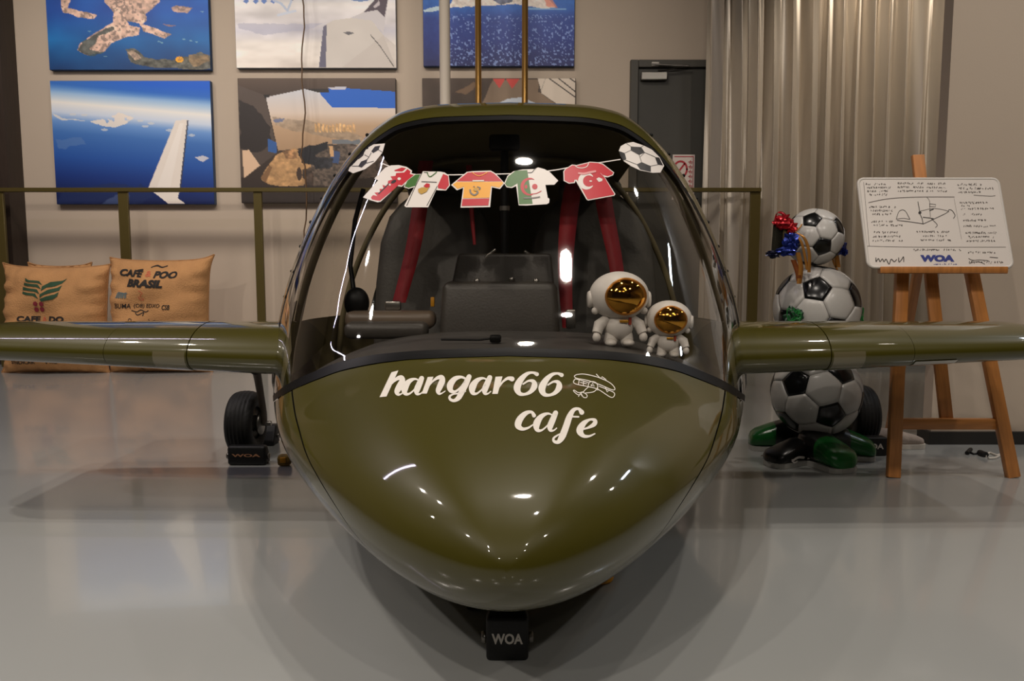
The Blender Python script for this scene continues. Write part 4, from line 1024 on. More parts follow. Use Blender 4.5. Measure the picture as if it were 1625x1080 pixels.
sticker('ball_sticker', 'soccer ball sticker at the right end of the garland', 'sticker', (880, 210), 9.0,
        [(918, 262), (945, 198), (1020, 158), (1120, 140), (1270, 190), (1390, 250), (1500, 360), (1562, 480), (1510, 575), (1400, 580), (1220, 545), (1090, 484), (985, 412), (940, 340)],
        [('black_panel', pent([[(1085, 205), (1235, 215), (1285, 290), (1205, 328), (1085, 262)], [(1170, 462), (1240, 428), (1370, 485), (1372, 568), (1220, 535)], [(1430, 358), (1490, 362), (1545, 475), (1470, 465)], [(922, 272), (1000, 300), (1022, 385), (985, 408), (938, 345)]]), MK),
         ('seam_lines', ST([(1000, 300), (1080, 262)], 6, 1) + ST([(1205, 326), (1240, 430)], 6, 1) + ST([(1225, 350), (1285, 290)], 6, 1) + ST([(1285, 292), (1430, 355)], 6, 1) + ST([(1235, 215), (1270, 188)], 6, 1) + ST([(1085, 205), (1020, 160)], 6, 1) + ST([(1010, 400), (1170, 462)], 6, 1) + ST([(1370, 485), (1470, 465)], 6, 1), MK)])
cordp = [(606, 259), (616, 263), (640, 272), (660, 277), (680, 277.5), (720, 277.5), (760, 276.5), (800, 276), (840, 274), (880, 270), (912, 264), (940, 260), (984, 253)]
cen = shield.matrix_world @ on(bv_ws, shield, 0)(800, 276)
cd = thing('garland_cord', 'thin white cord line linking the jersey stickers', 'sticker', cen, SG); bpy.context.view_layer.update()
lay('cord_line', tri_stroke(cordp, 1.5, 6, 6), on(bv_ws, cd, .0006), WHITE, cd)

# ------------------------------------------------------------------ astronaut figurines on the deck
def astronaut(u, v, Y, h, label, turn, visor_m):
    x = at(u, v, Y).x; z = deck_z(abs(x - XA), Y) + 0.001
    z = max(z, 0.3)
    t_ = thing('astronaut_figurine', label, 'figurine', (x, Y, z), 'astronaut figurines inside the windshield')
    t_.rotation_euler = (0, 0, turn)
    k = h / 1.0
    S = lambda *a_: tuple(q_ * k for q_ in a_)
    ball('torso', S(0, 0, .27), .20 * k, TOYW, t_, 24, 16, (1.0, .85, .95))
    hel = ball('helmet', S(0, 0, .68), .33 * k, TOYW, t_, 36, 22, (1.22, 1.0, .98))
    def vp(rho, phi, lift):
        ax = .16 + rho * .74 * math.cos(phi); az = -.02 + rho * .80 * math.sin(phi); d = Vector((math.sin(ax) * math.cos(az), -math.cos(ax) * math.cos(az), math.sin(az)))
        f = 1 + lift
        return (d.x * .403 * k * f, d.y * .33 * k * f, d.z * .324 * k * f)
    g = np.array([[vp(r_, q_, .012 + .09 * (1 - r_ * r_)) for r_ in np.linspace(0.001, 1, 12)] for q_ in np.linspace(0, 2 * math.pi, 41)[:-1]])
    grid('visor', g, visor_m, hel, closed_u=True)
    tube('visor_ring', [vp(1.0, q_, .012) for q_ in np.linspace(0, 2 * math.pi, 41)], .016 * k, mat('gold_ring', (206, 142, 66), .3, metal=.7), hel, 8)
    for s in (-1, 1):
        lathe('ear_cap', [(0, -.03 * k), (.10 * k, -.03 * k), (.12 * k, 0), (.10 * k, .035 * k), (0, .04 * k)], TOYW, hel, 20, 'X', S(s * .39, .02, -.05))
        ball('air_valve', S(s * .33, -.06, -.20), .05 * k, TOYW, hel, 12, 8)
        tube('arm', [S(s * .16, -.02, .36), S(s * .27, -.05, .29), S(s * .31, -.10, .18)], .07 * k, TOYW, t_, 12, radii=[.075 * k, .08 * k, .065 * k])
        ball('glove', S(s * .315, -.115, .13), .062 * k, TOYW, t_, 14, 10, (.9, 1, 1.1))
        tube('leg', [S(s * .09, .0, .16), S(s * .11, -.02, .07), S(s * .115, -.06, .045)], .09 * k, TOYW, t_, 14, radii=[.10 * k, .095 * k, .08 * k])
        ball('boot', S(s * .12, -.09, .05), .085 * k, TOYW, t_, 16, 10, (.95, 1.25, .58))
    lathe('collar_ring', [(.15 * k, -.02 * k), (.185 * k, 0), (.15 * k, .02 * k)], TOYW, t_, 24, 'Z', S(0, 0, .415))
    bm = bmesh.new(); box(bm, S(.04, -.175, .345), S(.12, .02, .035), .006 * k, 2); bobj('gold_badge', bm, mat('toy_gold', (206, 150, 50), .35, metal=.6), t_)
    bm = bmesh.new(); box(bm, S(.125, -.150, .345), S(.04, .02, .10), .006 * k, 2); bobj('red_ribbon', bm, mat('toy_red', (150, 58, 34), .5), t_)
    ball('backpack', S(0, .16, .30), .15 * k, TOYW, t_, 16, 10, (1.0, .6, 1.2))
    return t_
astronaut(981, 560, 2.10, .198, 'larger white astronaut figurine with wide gold visor', .05, GOLDV)
astronaut(1060, 568, 2.09, .150, 'smaller white astronaut figurine with round gold visor', -.25, GOLDV)

# ------------------------------------------------------------------ stack of soccer balls with boots and streamers
def ico():
    ph = (1 + 5 ** .5) / 2; vs = []
    for a in (-1, 1):
        for b in (-ph, ph): vs += [(0, a, b), (a, b, 0), (b, 0, a)]
    vs = [Vector(q_).normalized() for q_ in vs]
    el = min((vs[0] - q_).length for q_ in vs[1:])
    adj = [[j for j in range(12) if j != i and (vs[i] - vs[j]).length < el * 1.1] for i in range(12)]
    faces = [(i, j, k) for i in range(12) for j in adj[i] if j > i for k in adj[j] if k > j and k in adj[i]]
    return vs, adj, faces
IV, IA, IFc = ico()
def frame(n, x):
    x = (x - n * x.dot(n)).normalized(); y = n.cross(x)
    return Matrix((x, y, n)).transposed()
def panel_mesh(name, poly, m):
    cen = sum(poly, Vector()) / len(poly); cen.normalize(); fr_ = frame(cen, poly[0]); inv = fr_.transposed()
    P2 = [inv @ q_.normalized() for q_ in poly]; cz = inv @ cen; k = len(P2); vs = [cz * 1.0]; fs = []; nr, ns = 5, 4; ring_ = []
    for r_ in range(1, nr + 2):
        f = min(r_ / nr, 1.0) * .984; row = []
        for i in range(k):
            for q_ in range(ns):
                e = P2[i].lerp(P2[(i + 1) % k], q_ / ns); p_ = (cz.lerp(e, f)).normalized()
                rad = 1.0 - .007 * (r_ / nr) ** 8 if r_ <= nr else .955
                row.append(len(vs)); vs.append(p_ * rad)
        ring_.append(row)
    n = k * ns
    for i in range(n): fs.append((0, ring_[0][i], ring_[0][(i + 1) % n]))
    for a, b in zip(ring_, ring_[1:]):
        for i in range(n): fs.append((a[i], b[i], b[(i + 1) % n], a[(i + 1) % n]))
    me = bpy.data.meshes.new(name); me.from_pydata(vs, [], fs); me.polygons.foreach_set('use_smooth', [True] * len(me.polygons)); me.materials.append(m); me.update()
    return me
def pent_poly(i):
    pts = [IV[i].lerp(IV[j], 1 / 3) for j in IA[i]]; n = IV[i]; fr_ = frame(n, pts[0]).transposed()
    return sorted(pts, key=lambda p_: math.atan2((fr_ @ p_).y, (fr_ @ p_).x))
def hex_poly(f):
    pts = []
    for a in range(3):
        b = f[(a + 1) % 3]; a_ = f[a]; pts += [IV[a_].lerp(IV[b], 1 / 3), IV[a_].lerp(IV[b], 2 / 3)]
    n = sum((IV[q_] for q_ in f), Vector()).normalized(); fr_ = frame(n, pts[0]).transposed()
    return sorted(pts, key=lambda p_: math.atan2((fr_ @ p_).y, (fr_ @ p_).x))
PM = panel_mesh('black_panel', pent_poly(0), BALLB); HM = panel_mesh('white_panel', hex_poly(IFc[0]), BALLW)
def soccer_ball(c, R, face_dir, second, label):
    t_ = thing('soccer_ball', label, 'ball', c, 'stacked soccer balls')
    core = ball('bladder', (0, 0, 0), R * .968, mat('ball_seam', (60, 57, 54), .5), t_, 32, 20)
    tc = Matrix.Rotation(-math.atan2(c[0], c[1]), 3, 'Z')            # directions are given as seen from the floor in front
    fd = (tc @ Vector(face_dir)).normalized(); second = tc @ Vector(second)
    rot = frame(fd, Vector(second)) @ frame(IV[0], IV[IA[0][0]]).transposed()
    for polys, me in (([pent_poly(i) for i in range(12)], PM), ([hex_poly(f) for f in IFc], HM)):
        for P2 in polys:
            cen = (sum(P2, Vector()) / len(P2)).normalized(); fr_ = rot @ frame(cen, P2[0])
            o = bpy.data.objects.new(me.name, me); C.objects.link(o); o.parent = t_
            o.matrix_local = Matrix.LocRotScale(Vector((0, 0, 0)), fr_.to_quaternion(), Vector((R, R, R)))
    return t_
BY = 3.10
R1 = 70.5 * BY / F; R2 = 66.5 * BY / F; R3 = 45 * BY / F
c1 = at(1295, 623, BY); c2 = at(1296, 488, BY); c3 = at(1292, 373, BY)
c2.z = c1.z + R1 + R2 - .001; c3.z = c2.z + R2 + R3 - .001
soccer_ball(c1, R1, (.33, -.87, -.36), (-.39, -.876, .28), 'soccer ball at the bottom of the stack resting on boots')
soccer_ball(c2, R2, (-.02, -.86, .50), (.34, -.88, -.32), 'soccer ball in the middle of the stack above the wing')
soccer_ball(c3, R3, (.30, -.88, -.36), (-.16, -.68, .71), 'small soccer ball at the top of the stack')
def boot(u, v, Y, L, w, h, ang, m, toe_m, label, logo=False):
    """a soft boot; ang = direction of the toe in plan (0 = +x)"""
    p0 = at(u, v, Y); t_ = thing('soccer_boot', label, 'shoe', (p0.x, Y, 0), 'boots under the ball stack'); t_.rotation_euler = (0, 0, ang)
    secs = [(-.50, .55, .55), (-.47, .80, .85), (-.38, .95, 1.0), (-.2, 1.0, .98), (0, .94, .86), (.2, .98, .72), (.36, 1.0, .60), (.45, .82, .48), (.495, .5, .34), (.5, .2, .22)]
    def loft(lo, hi, zs, ws, floor_):
        pts = []
        for s_, kw, kh in secs:
            if s_ < lo - 1e-6 or s_ > hi + 1e-6: continue
            row = []
            for i in range(20):
                a = 2 * math.pi * i / 20; ca, sa = math.cos(a), math.sin(a)
                row.append((L * s_, w / 2 * kw * ws * math.copysign(abs(ca) ** .7, ca), floor_ + h * kh * zs * (.5 + .5 * math.copysign(abs(sa) ** .8, sa))))
            pts.append(row)
        return np.array(pts).transpose(1, 0, 2)
    def capped(nm, g, mm):
        n_, k_ = g.shape[:2]; o = grid(nm, g, mm, t_, closed_u=True)
        bm = bmesh.new(); bm.from_mesh(o.data); bm.verts.ensure_lookup_table()
        for e_ in (0, k_ - 1): bm.faces.new([bm.verts[i * k_ + e_] for i in range(n_)])
        bmesh.ops.recalc_face_normals(bm, faces=bm.faces); bm.to_mesh(o.data); bm.free(); o.data.materials.clear(); o.data.materials.append(mm)
        o.data.polygons.foreach_set('use_smooth', [True] * len(o.data.polygons)); o.data.set_sharp_from_angle(angle=math.radians(70))
        return o
    capped('boot_upper', loft(-.5, .0, 1, 1, .014), m); capped('toe_cap', loft(.0, .5, 1.01, 1.01, .014), toe_m)
    sole = []
    for s_, kw, kh in secs: sole.append((L * s_ * 1.0, w / 2 * kw * .93))
    ringp = [(a, b) for a, b in sole] + [(a, -b) for a, b in sole[::-1]]
    n = len(ringp); vs = [(a, b, 0.001) for a, b in ringp] + [(a, b, .02) for a, b in ringp]
    fs = [tuple(range(n))[::-1], tuple(range(n, 2 * n))] + [(i, (i + 1) % n, n + (i + 1) % n, n + i) for i in range(n)]
    obj('sole', vs, fs, mat('pale_sole', (168, 166, 160), .5), t_)
    if logo:
        tri = tri_stroke([(-.06, .030), (-.03, .040), (.0, .036)], .009) + tri_stroke([(-.062, .034), (-.05, .022), (-.035, .026)], .006)
        for q_ in range(6): tri += tri_stroke([(.02 + q_ * .012, .030), (.026 + q_ * .012, .030)], .006, 1)
        lay('logo', tri, lambda a, b: (a, -w / 2 * 1.03, b), WHITE, t_); lay('logo', tri, lambda a, b: (-a - .02, w / 2 * 1.03, b), WHITE, t_)
    return t_
boot(1228, 685, 3.24, .20, .13, .115, math.radians(170), SHOEB, GREEN, 'green toed boot on the aircraft side behind the ball')
boot(1252, 715, 2.99, .20, .11, .085, math.radians(207), SHOEB, SHOEB, 'black boot with white logo pointing toward the aircraft', True)
boot(1311, 725, 2.955, .225, .135, .12, math.radians(-68), SHOEB, GREEN, 'glossy green boot pointing forward below the ball')
boot(1346, 700, 3.09, .20, .13, .115, math.radians(-14), mat('grey_shoe', (52, 54, 50), .4), GREEN, 'green and grey boot on the easel side of the ball')
# foil streamers
FR = mat('red_foil', (170, 26, 36), .22, metal=.55); FB = mat('blue_foil', (28, 44, 120), .22, metal=.6); FG = mat('gold_ribbon', (196, 136, 66), .28, metal=.6); FS = mat('dark_foil', (64, 62, 52), .2, metal=.7); GN = mat('green_tinsel', (44, 140, 66), .4)
def crumple(name, c, r, sc_, m, par, seed):
    bm = bmesh.new(); bmesh.ops.create_icosphere(bm, subdivisions=3, radius=r * 1.35); rr = np.random.RandomState(seed); d = rr.normal(size=(5, 3)); ph = rr.uniform(0, 6, 5)
    for v_ in bm.verts:
        n_ = v_.co.normalized(); k = 1 + .28 * sum(math.sin(3.2 * (n_.x * d[i][0] + n_.y * d[i][1] + n_.z * d[i][2]) * 2 + ph[i]) for i in range(5)) / 2.2
        v_.co = Vector((v_.co.x * k * sc_[0], v_.co.y * k * sc_[1], v_.co.z * k * sc_[2]))
    o = bobj(name, bm, m, par, False); o.location = c
    return o
def strip(name, pts, w, m, par, side=(1, 0, 0)):
    L_ = catmull(pts, 8); s_ = np.array(side, float); rows = []
    for i, p_ in enumerate(L_): rows.append([p_ - s_ * w / 2, p_ + s_ * w / 2])
    f = np.array(rows); b = f + [0, .0015, 0]
    return grid(name, np.stack([f[:, 0], f[:, 1], b[:, 1], b[:, 0]], 0), m, par, closed_u=True)
def streamer(u, v, Y, label, big):
    c = at(u, v, Y); t_ = thing('foil_streamer', label, 'decoration', c, 'foil streamers on the balls'); q_ = lambda uu, vv, dy=0.0: tuple(at(uu, vv, Y + dy) - c)
    if big:
        crumple('red_bow', q_(1243, 352), .022, (1.1, .6, .8), FR, t_, 1); crumple('red_bow', q_(1257, 362), .017, (.8, .6, 1.1), FR, t_, 2)
        strip('red_ribbon', [q_(1229, 356), q_(1234, 337), q_(1247, 343), q_(1257, 366), q_(1256, 376)], .026, FR, t_, (.5, .5, .3))
        strip('dark_panel', [q_(1238, 350, .01), q_(1235, 385, .01), q_(1234, 404, .01)], .048, FS, t_); strip('olive_panel', [q_(1248, 352, .005), q_(1247, 385, .005)], .022, mat('olive_foil', (110, 96, 60), .3, metal=.5), t_)
        crumple('blue_bow', q_(1256, 383, -.01), .022, (.9, .6, 1.0), FB, t_, 3); crumple('blue_bow', q_(1250, 398, -.01), .020, (1.4, .6, .7), FB, t_, 4); crumple('blue_tip', q_(1228, 403), .016, (1.2, .6, .6), mat('navy_foil', (22, 24, 48), .25, metal=.5), t_, 5)
        strip('gold_ribbon', [q_(1263, 369, -.012), q_(1276, 377, -.02), q_(1284, 400, -.022), q_(1284, 432, -.02)], .012, FG, t_); strip('gold_ribbon', [q_(1263, 372, -.012), q_(1272, 385, -.02), q_(1278, 410, -.02), q_(1281, 428, -.02)], .010, FG, t_)
        strip('gold_ribbon', [q_(1266, 400, -.01), q_(1271, 425, -.014), q_(1268, 450, -.014)], .018, FG, t_); strip('gold_ribbon', [q_(1259, 412, -.01), q_(1266, 432, -.014), q_(1268, 446, -.014)], .020, mat('copper_ribbon', (150, 84, 44), .3, metal=.5), t_)
        strip('gold_ribbon', [q_(1263, 368, -.012), q_(1270, 360, -.016), q_(1273, 355, -.016)], .006, FG, t_)
    else:
        strip('red_ribbon', [q_(1314, 342), q_(1324, 352), q_(1329, 366)], .020, FR, t_, (.5, .5, .3)); crumple('red_bow', q_(1326, 362), .012, (.8, .6, 1.1), FR, t_, 6)
        crumple('blue_bow', q_(1334, 394), .016, (1, .7, 1), FB, t_, 7); crumple('blue_bow', q_(1340, 400), .010, (1, .7, .9), FB, t_, 8)
        strip('gold_ribbon', [q_(1325, 396), q_(1328, 410), q_(1330, 424)], .020, FG, t_); strip('gold_ribbon', [q_(1320, 400), q_(1323, 416), q_(1329, 428)], .008, FG, t_)
    return t_
streamer(1258, 383, 2.975, 'red blue and gold foil streamer on the aircraft side of the top ball', True)
streamer(1328, 385, 3.10, 'small red blue and gold foil streamer on the easel side of the top ball', False)
def tinsel(u, v, Y, w, h, label, n):
    c = at(u, v, Y); t_ = thing('green_tinsel', label, 'decoration', c, 'green tinsel on the middle ball'); rr = random.Random(int(u))
    crumple('tinsel_knot', (0, 0, 0), w * .42, (1, .5, h / w), mat('dark_green_tinsel', (18, 56, 34), .4), t_, int(u))
    for _ in range(n):
        p_ = [(rr.uniform(-w / 2, w / 2), rr.uniform(-.02, -.005), rr.uniform(-h / 2, h / 2)) for _ in range(4)]
        tube('tinsel_strand', [tuple(x) for x in catmull(p_, 5)], .0016, GN, t_, 4)
    return t_
tinsel(1260, 500, 2.95, .055, .06, 'green tinsel tuft on the aircraft side of the middle ball', 9)
tinsel(1364, 498, 3.06, .022, .07, 'green tinsel tuft on the easel side of the middle ball', 6)

# ------------------------------------------------------------------ easel with whiteboard
def beam(name, a, b, w, d, m, par, org):
    a = Vector(a) - org; b = Vector(b) - org; L_ = (b - a).length; z = (b - a).normalized(); x = Vector((1, 0, 0)) if abs(z.x) < .9 else Vector((0, 1, 0)); x = (x - z * x.dot(z)).normalized(); y = z.cross(x)
    bm = bmesh.new(); box(bm, (0, 0, 0), (w, d, L_), .003, 2); o = bobj(name, bm, m, par, True, sharp=40)
    o.matrix_local = Matrix.Translation((a + b) / 2) @ Matrix((x, y, z)).transposed().to_4x4()
    return o
EY = 2.80
fl_ = at(1417, 762, EY); fl_.z = 0; fr_ = at(1607, 762, EY); fr_.z = 0
top_l = at(1446, 300, 3.02); top_r = at(1500, 300, 3.02)
easel = thing('wooden_easel', 'varnished wooden easel holding the whiteboard', 'easel', ((fl_.x + fr_.x) / 2, EY, 0)); EO = easel.location.copy()
kn = lambda a, b, z: a + (b - a) * ((z - a.z) / (b.z - a.z))
ll = beam('leg', fl_, at(1437, 290, 3.0), .046, .026, WOOD, easel, EO)
rl = beam('leg', fr_, at(1513, 290, 3.0), .046, .026, WOOD, easel, EO)
bk = at(1412, 676, 3.62); bk.z = .0
beam('back_leg', bk, at(1474, 330, 3.06), .036, .024, WOOD, easel, EO)
cb0 = at(1426, 672, 2.845); cb1 = at(1592, 672, 2.845)
beam('crossbar', cb0, cb1, .024, .040, WOOD, easel, EO)
beam('mast', at(1502, 668, 2.86), at(1456, 246, 3.075), .046, .018, WOOD, easel, EO)
tr0 = at(1398, 431, 2.86); tr1 = at(1592, 428, 2.86)
box_obj('tray', (tr0 + tr1) / 2 - EO, ((tr1 - tr0).length, .06, .020), WOOD, easel, .003)
box_obj('tray_lip', (tr0 + tr1) / 2 - EO + Vector((-.012, -.034, .004)), ((tr1 - tr0).length * 1.03, .010, .024), WOOD, easel, .003)
# whiteboard leaning on the easel
bl_, br_, tl_, tr_ = at(1379, 424, 2.842), at(1609, 424, 2.842), at(1360, 284, 2.962), at(1581, 284, 2.962)
wb_x = (br_ - bl_).normalized(); wb_up = ((tl_ + tr_) / 2 - (bl_ + br_) / 2); wb_h = wb_up.length; wb_up.normalize(); wb_n = wb_x.cross(wb_up)
wb_w = ((br_ - bl_).length + (tr_ - tl_).length) / 2; wb_o = (bl_ + br_ + tl_ + tr_) / 4
board = thing('whiteboard', 'white information board with aircraft sketch and blue WOA lettering', 'board', wb_o)
board.rotation_euler = Matrix((wb_x, wb_up, wb_n)).transposed().to_euler()
def rrect(w, h, r, n=6):
    out = []
    for cx, cy, a0 in ((w / 2 - r, h / 2 - r, 0), (-w / 2 + r, h / 2 - r, 90), (-w / 2 + r, -h / 2 + r, 180), (w / 2 - r, -h / 2 + r, 270)):
        for k in range(n + 1): a = math.radians(a0 + 90 * k / n); out.append((cx + r * math.cos(a), cy + r * math.sin(a)))
    return out
def slab(name, loop, z0, z1, m, par):
    n = len(loop); vs = [(a, b, z0) for a, b in loop] + [(a, b, z1) for a, b in loop]
    return obj(name, vs, [tuple(range(n))[::-1], tuple(range(n, 2 * n))] + [(i, (i + 1) % n, n + (i + 1) % n, n + i) for i in range(n)], m, par)
slab('panel', rrect(wb_w, wb_h, .022), -.008, .004, mat('whiteboard_enamel', (220, 212, 204), .3), board)
rr_ = rrect(wb_w, wb_h, .022); tube('edge_frame', [(a, b, 0) for a, b in rr_ + rr_[:1]], .006, mat('board_edge', (206, 200, 192), .35), board, 8)
def bq(px, py):                        # place on the board from its picture
    t_ = (py - 200) / 520; l_ = 75 + 75 * t_; r_ = 895 + 103 * t_; s_ = (px - l_) / (r_ - l_)
    return ((s_ - .5) * wb_w, (.5 - t_) * wb_h, .0046)
GI = mat('grey_marker', (84, 76, 70), .6); DI = mat('dark_marker', (52, 46, 42), .6); NAVY = mat('navy_lettering', (40, 52, 128), .5)
W_ = []; rw = random.Random(21)
def scribble(x0, x1, y, h=13, skew=0.0):
    x = x0; out = []
    while x < x1:
        w = rw.uniform(7, 13)
        if rw.random() < .12: x += 10; continue
        k = rw.randint(2, 3)
        for _ in range(k):
            a = (x + rw.uniform(0, w * .8), y + rw.uniform(-h / 2, h / 2)); b = (a[0] + rw.uniform(-6, 6), y + rw.uniform(-h / 2, h / 2))
            out += tri_stroke([a, b], 4.0, 1, caps=False)
        x += w + 3
    return out
for x0, x1, ys in ((122, 235, (233,)), (128, 270, (255,)), (132, 255, (276,)), (140, 250, (297,)), (308, 455, (229, 252, 275)), (482, 590, (231, 254, 276)), (658, 800, (236,)), (664, 865, (260,)), (668, 795, (282,)), (145, 308, (370,)), (147, 278, (392,)), (152, 270, (413,)),
                   (157, 290, (457,)), (160, 340, (479,)), (165, 305, (520,)), (168, 330, (545,)), (170, 340, (568,)), (430, 610, (517,)), (462, 596, (541,)), (440, 632, (566,)), (675, 828, (345,)), (682, 740, (362,)), (686, 868, (381,)), (694, 806, (415,)), (698, 830, (450,)), (704, 890, (484,)), (714, 892, (523,)), (718, 882, (547,)), (722, 890, (570,)), (410, 684, (622,)), (728, 890, (637,)), (738, 935, (692,))):
    for y in ys: W_ += scribble(x0, x1, y)
lay('handwriting', W_, bq, GI, board)
S_l = tri_stroke([(140, 345), (255, 322), (420, 312), (640, 311)], 4) + tri_stroke([(138, 600), (400, 606), (950, 606)], 2.5) + tri_stroke([(108, 222), (130, 420), (150, 600)], 2) + tri_stroke([(640, 320), (690, 560)], 1.2)
S_l += tri_stroke([(755, 300), (850, 306), (880, 303)], 3) + tri_stroke([(445, 395), (520, 380), (590, 390), (612, 400)], 3)
lay('ruled_lines', S_l, bq, GI, board)
S_d = tri_stroke([(305, 442), (318, 400), (340, 388), (360, 400), (384, 442)], 3.4) + tri_stroke([(305, 443), (345, 438), (384, 444)], 3) + tri_stroke([(310, 450), (380, 458), (460, 470)], 4) + tri_stroke([(462, 472), (530, 440), (600, 405), (612, 388), (630, 392), (648, 420), (640, 438)], 4)
S_d += tri_stroke([(429, 340), (436, 375), (442, 405)], 4, 1) + tri_ellipse(442, 405, 9) + tri_stroke([(444, 415), (456, 440), (462, 468)], 4, 1) + tri_stroke([(462, 432), (500, 436), (522, 440)], 5, 1) + tri_stroke([(480, 312), (496, 335), (500, 380), (504, 430)], 2.4) + tri_stroke([(498, 352), (534, 356), (532, 370), (498, 368), (498, 352)], 3, 1) + tri_stroke([(510, 440), (545, 475), (536, 492)], 3.4) + tri_stroke([(500, 392), (520, 384)], 6, 1)
S_e = tri_stroke([(190, 668), (192, 690), (205, 672), (215, 690), (228, 674), (238, 690), (250, 676), (268, 704), (280, 676), (298, 690), (312, 678)], 5) + tri_stroke([(324, 668), (326, 692), (340, 680), (352, 662), (354, 690)], 5)
S_g = tri_stroke([(735, 672), (760, 682), (800, 680), (850, 684)], 3.5) + tri_stroke([(860, 664), (905, 668)], 4, 1) + tri_stroke([(740, 700), (790, 690), (830, 704)], 3)
lay('sketch', S_d, bq, DI, board); lay('signature', S_e, bq, DI, board); lay('note', S_g, bq, DI, board)
wt = tri_text('WOA', 0, 0, 40, .075, width=202)
lay('lettering', [[(450 + p_[0], 691 - p_[1]) for p_ in t_] for t_ in wt] + scribble(532, 660, 704, 6), bq, NAVY, board)

# ------------------------------------------------------------------ wheel chocks
def chock(u, v, Y, w, h, d, label, text=None, tsize=.3, tcol=(220, 214, 206), bev=.012, rot=0.0):
    p0 = at(u, v, Y); t_ = thing('wheel_chock', label, 'chock', (p0.x, Y + d / 2, 0), 'black rubber wheel chocks'); t_.rotation_euler = (0, 0, rot)
    bm = bmesh.new()
    prof = [(-d / 2, .0), (-d / 2, h), (d * .05, h), (d / 2, h * .25), (d / 2, 0)]
    a = [bm.verts.new((-w / 2, y, z)) for y, z in prof]; b = [bm.verts.new((w / 2, y, z)) for y, z in prof]
    bm.faces.new(a); bm.faces.new(b[::-1])
    for i in range(5): bm.faces.new((a[i], b[i], b[(i + 1) % 5], a[(i + 1) % 5])[::-1])
    bmesh.ops.recalc_face_normals(bm, faces=bm.faces)
    bmesh.ops.bevel(bm, geom=list(bm.edges), offset=bev * .6, segments=3, profile=.5, affect='EDGES')
    bobj('block', bm, BLACK, t_, True, sharp=50)
    for s in (-1, 1): lathe('end_bolt', [(0, -.006), (.010, -.006), (.012, 0), (.010, .006), (0, .006)], STEEL, t_, 12, 'X', (s * (w / 2 + .004), -d * .1, h * .42))
    if text:
        tw = tri_text(text, 0, 0, h * tsize, .035, width=w * .74)
        lay('lettering', [[(p_[0] - w * .37, p_[1] + h * (.5 - tsize / 2) + h * .03) for p_ in q_] for q_ in tw], lambda x, z: (x, -d / 2 - .0012, z), mat('chock_print_%d' % tcol[2], tcol, .6), t_)
    return t_
NC = 975 / (1068 - 415)
chock(805, 1060, 1.475, .083, .088, .07, 'black chock lettered WOA in front of the nose wheel', 'WOA', .25)
chock(768, 1015, 1.70, .080, .070, .07, 'plain black chock behind the nose wheel', None, rot=math.pi)
chock(391, 738, 2.965, .148, .076, .07, 'black chock with small orange print at the main wheel by the sacks', 'WOA', .16, (206, 150, 110), .02)
chock(416, 716, 3.285, .10, .082, .09, 'plain black chock behind the main wheel by the sacks', None, rot=math.pi)
chock(1384, 712, 3.115, .125, .076, .09, 'black chock with white print at the main wheel by the ball stack', 'WOA', .3)
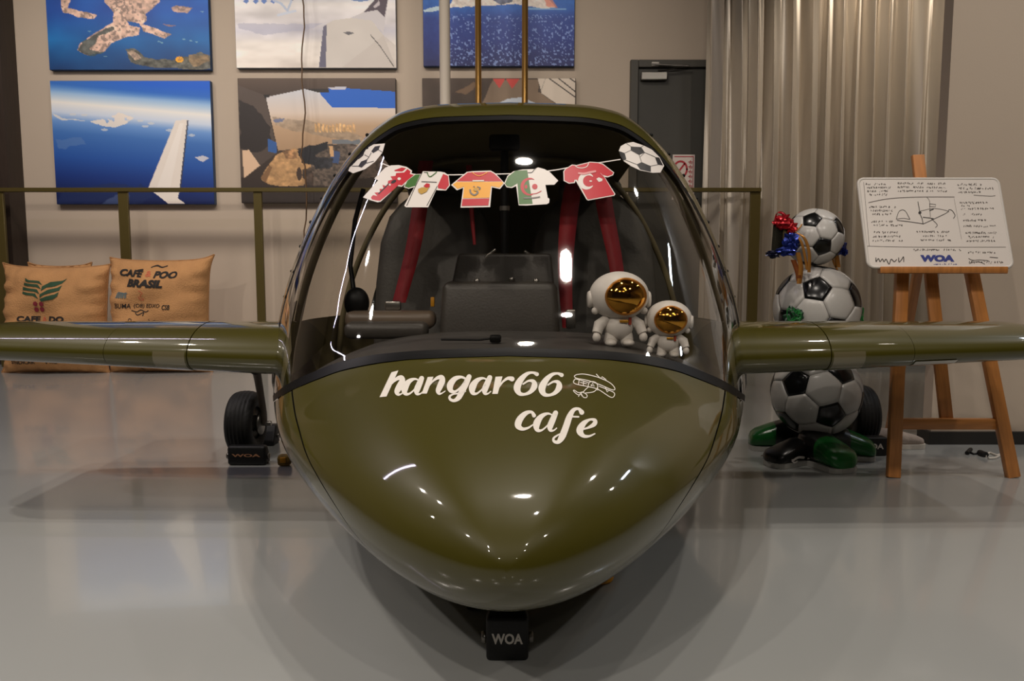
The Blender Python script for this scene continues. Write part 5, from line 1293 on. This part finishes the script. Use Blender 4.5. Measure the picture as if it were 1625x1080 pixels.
# yellow pull loops on the floor under the belly
for u, v, r_, lab in ((948, 930, .030, 'yellow loop handle on the floor under the belly edge'), (836, 964, .026, 'yellow loop handle on the floor behind the nose wheel')):
    Yq = 975 / (v + 8 - 415); p0 = at(u, v, Yq)
    o = tube('yellow_loop', [(r_ * math.cos(a), r_ * .8 * math.sin(a), .012) for a in np.linspace(-2.6, 1.2, 18)], .010, YELLOW, None, 8); o.location = (p0.x, Yq, 0); tag(o, lab, 'handle')
p0 = at(452, 742, 2.97)
yb = thing('tie_down_strap', 'small yellow and black strap end on the floor by the hull', 'strap', (p0.x, 2.97, 0))
box_obj('strap_roll', (0, 0, .022), (.05, .045, .042), mat('strap_weave', (120, 92, 30), .7, noise=.5, nscale=60), yb, .012); box_obj('strap_buckle', (.0, -.02, .026), (.022, .012, .022), YELLOW, yb, .003)

# ------------------------------------------------------------------ shoe and cable near the easel
p0 = at(1428, 712, 3.25)
sn = thing('canvas_sneaker', 'pale sneaker with its toe showing behind the easel leg', 'shoe', (p0.x, 3.26, 0))
secs = [(-.11, .030, .055), (-.08, .034, .07), (-.02, .034, .066), (.03, .033, .05), (.07, .030, .04), (.095, .02, .028), (.102, .008, .02)]
g_ = np.array([[(x, w * math.copysign(abs(math.cos(a)) ** .7, math.cos(a)), .014 + h * (.5 + .5 * math.sin(a))) for a in np.linspace(0, 2 * math.pi, 19)[:-1]] for x, w, h in secs]).transpose(1, 0, 2)
grid('canvas_upper', g_, mat('pale_canvas', (176, 162, 152), .8, bump=.3, bscale=200), sn, closed_u=True)
ringp = [(x * 1.05, w * 1.12) for x, w, h in secs] + [(x * 1.05, -w * 1.12) for x, w, h in secs[::-1]]
slab('sole', ringp, .001, .02, CREAM, sn)
for k in range(3): tube('lace', [(-.01 + k * .02, -.02, .066 - k * .009), (-.004 + k * .02, 0, .074 - k * .009), (-.01 + k * .02, .02, .066 - k * .009)], .003, WHITE, sn, 6)
cp = lambda u, v, z=.004: Vector((at(u, v, 975 / (v - 415)).x, 975 / (v - 415), z))
cb = thing('cable_end', 'small cable with black plug lying on the floor under the easel', 'cable', cp(1560, 727, 0)); co_ = cb.location.copy()
tube('cord', [cp(1537, 722) - co_, cp(1545, 726) - co_, cp(1556, 724) - co_], .004, BLACK, cb, 8)
tube('plug', [cp(1554, 726, .010) - co_, cp(1564, 730, .010) - co_], .012, BLACK, cb, 12); tube('plug', [cp(1534, 726, .008) - co_, cp(1540, 720, .008) - co_], .008, BLACK, cb, 10)
tube('pale_cord', [tuple(x) for x in catmull([cp(1564, 730) - co_, cp(1570, 724) - co_, cp(1582, 728) - co_, cp(1592, 724) - co_, cp(1580, 732) - co_, cp(1568, 733) - co_], 6)], .0045, CREAM, cb, 8)
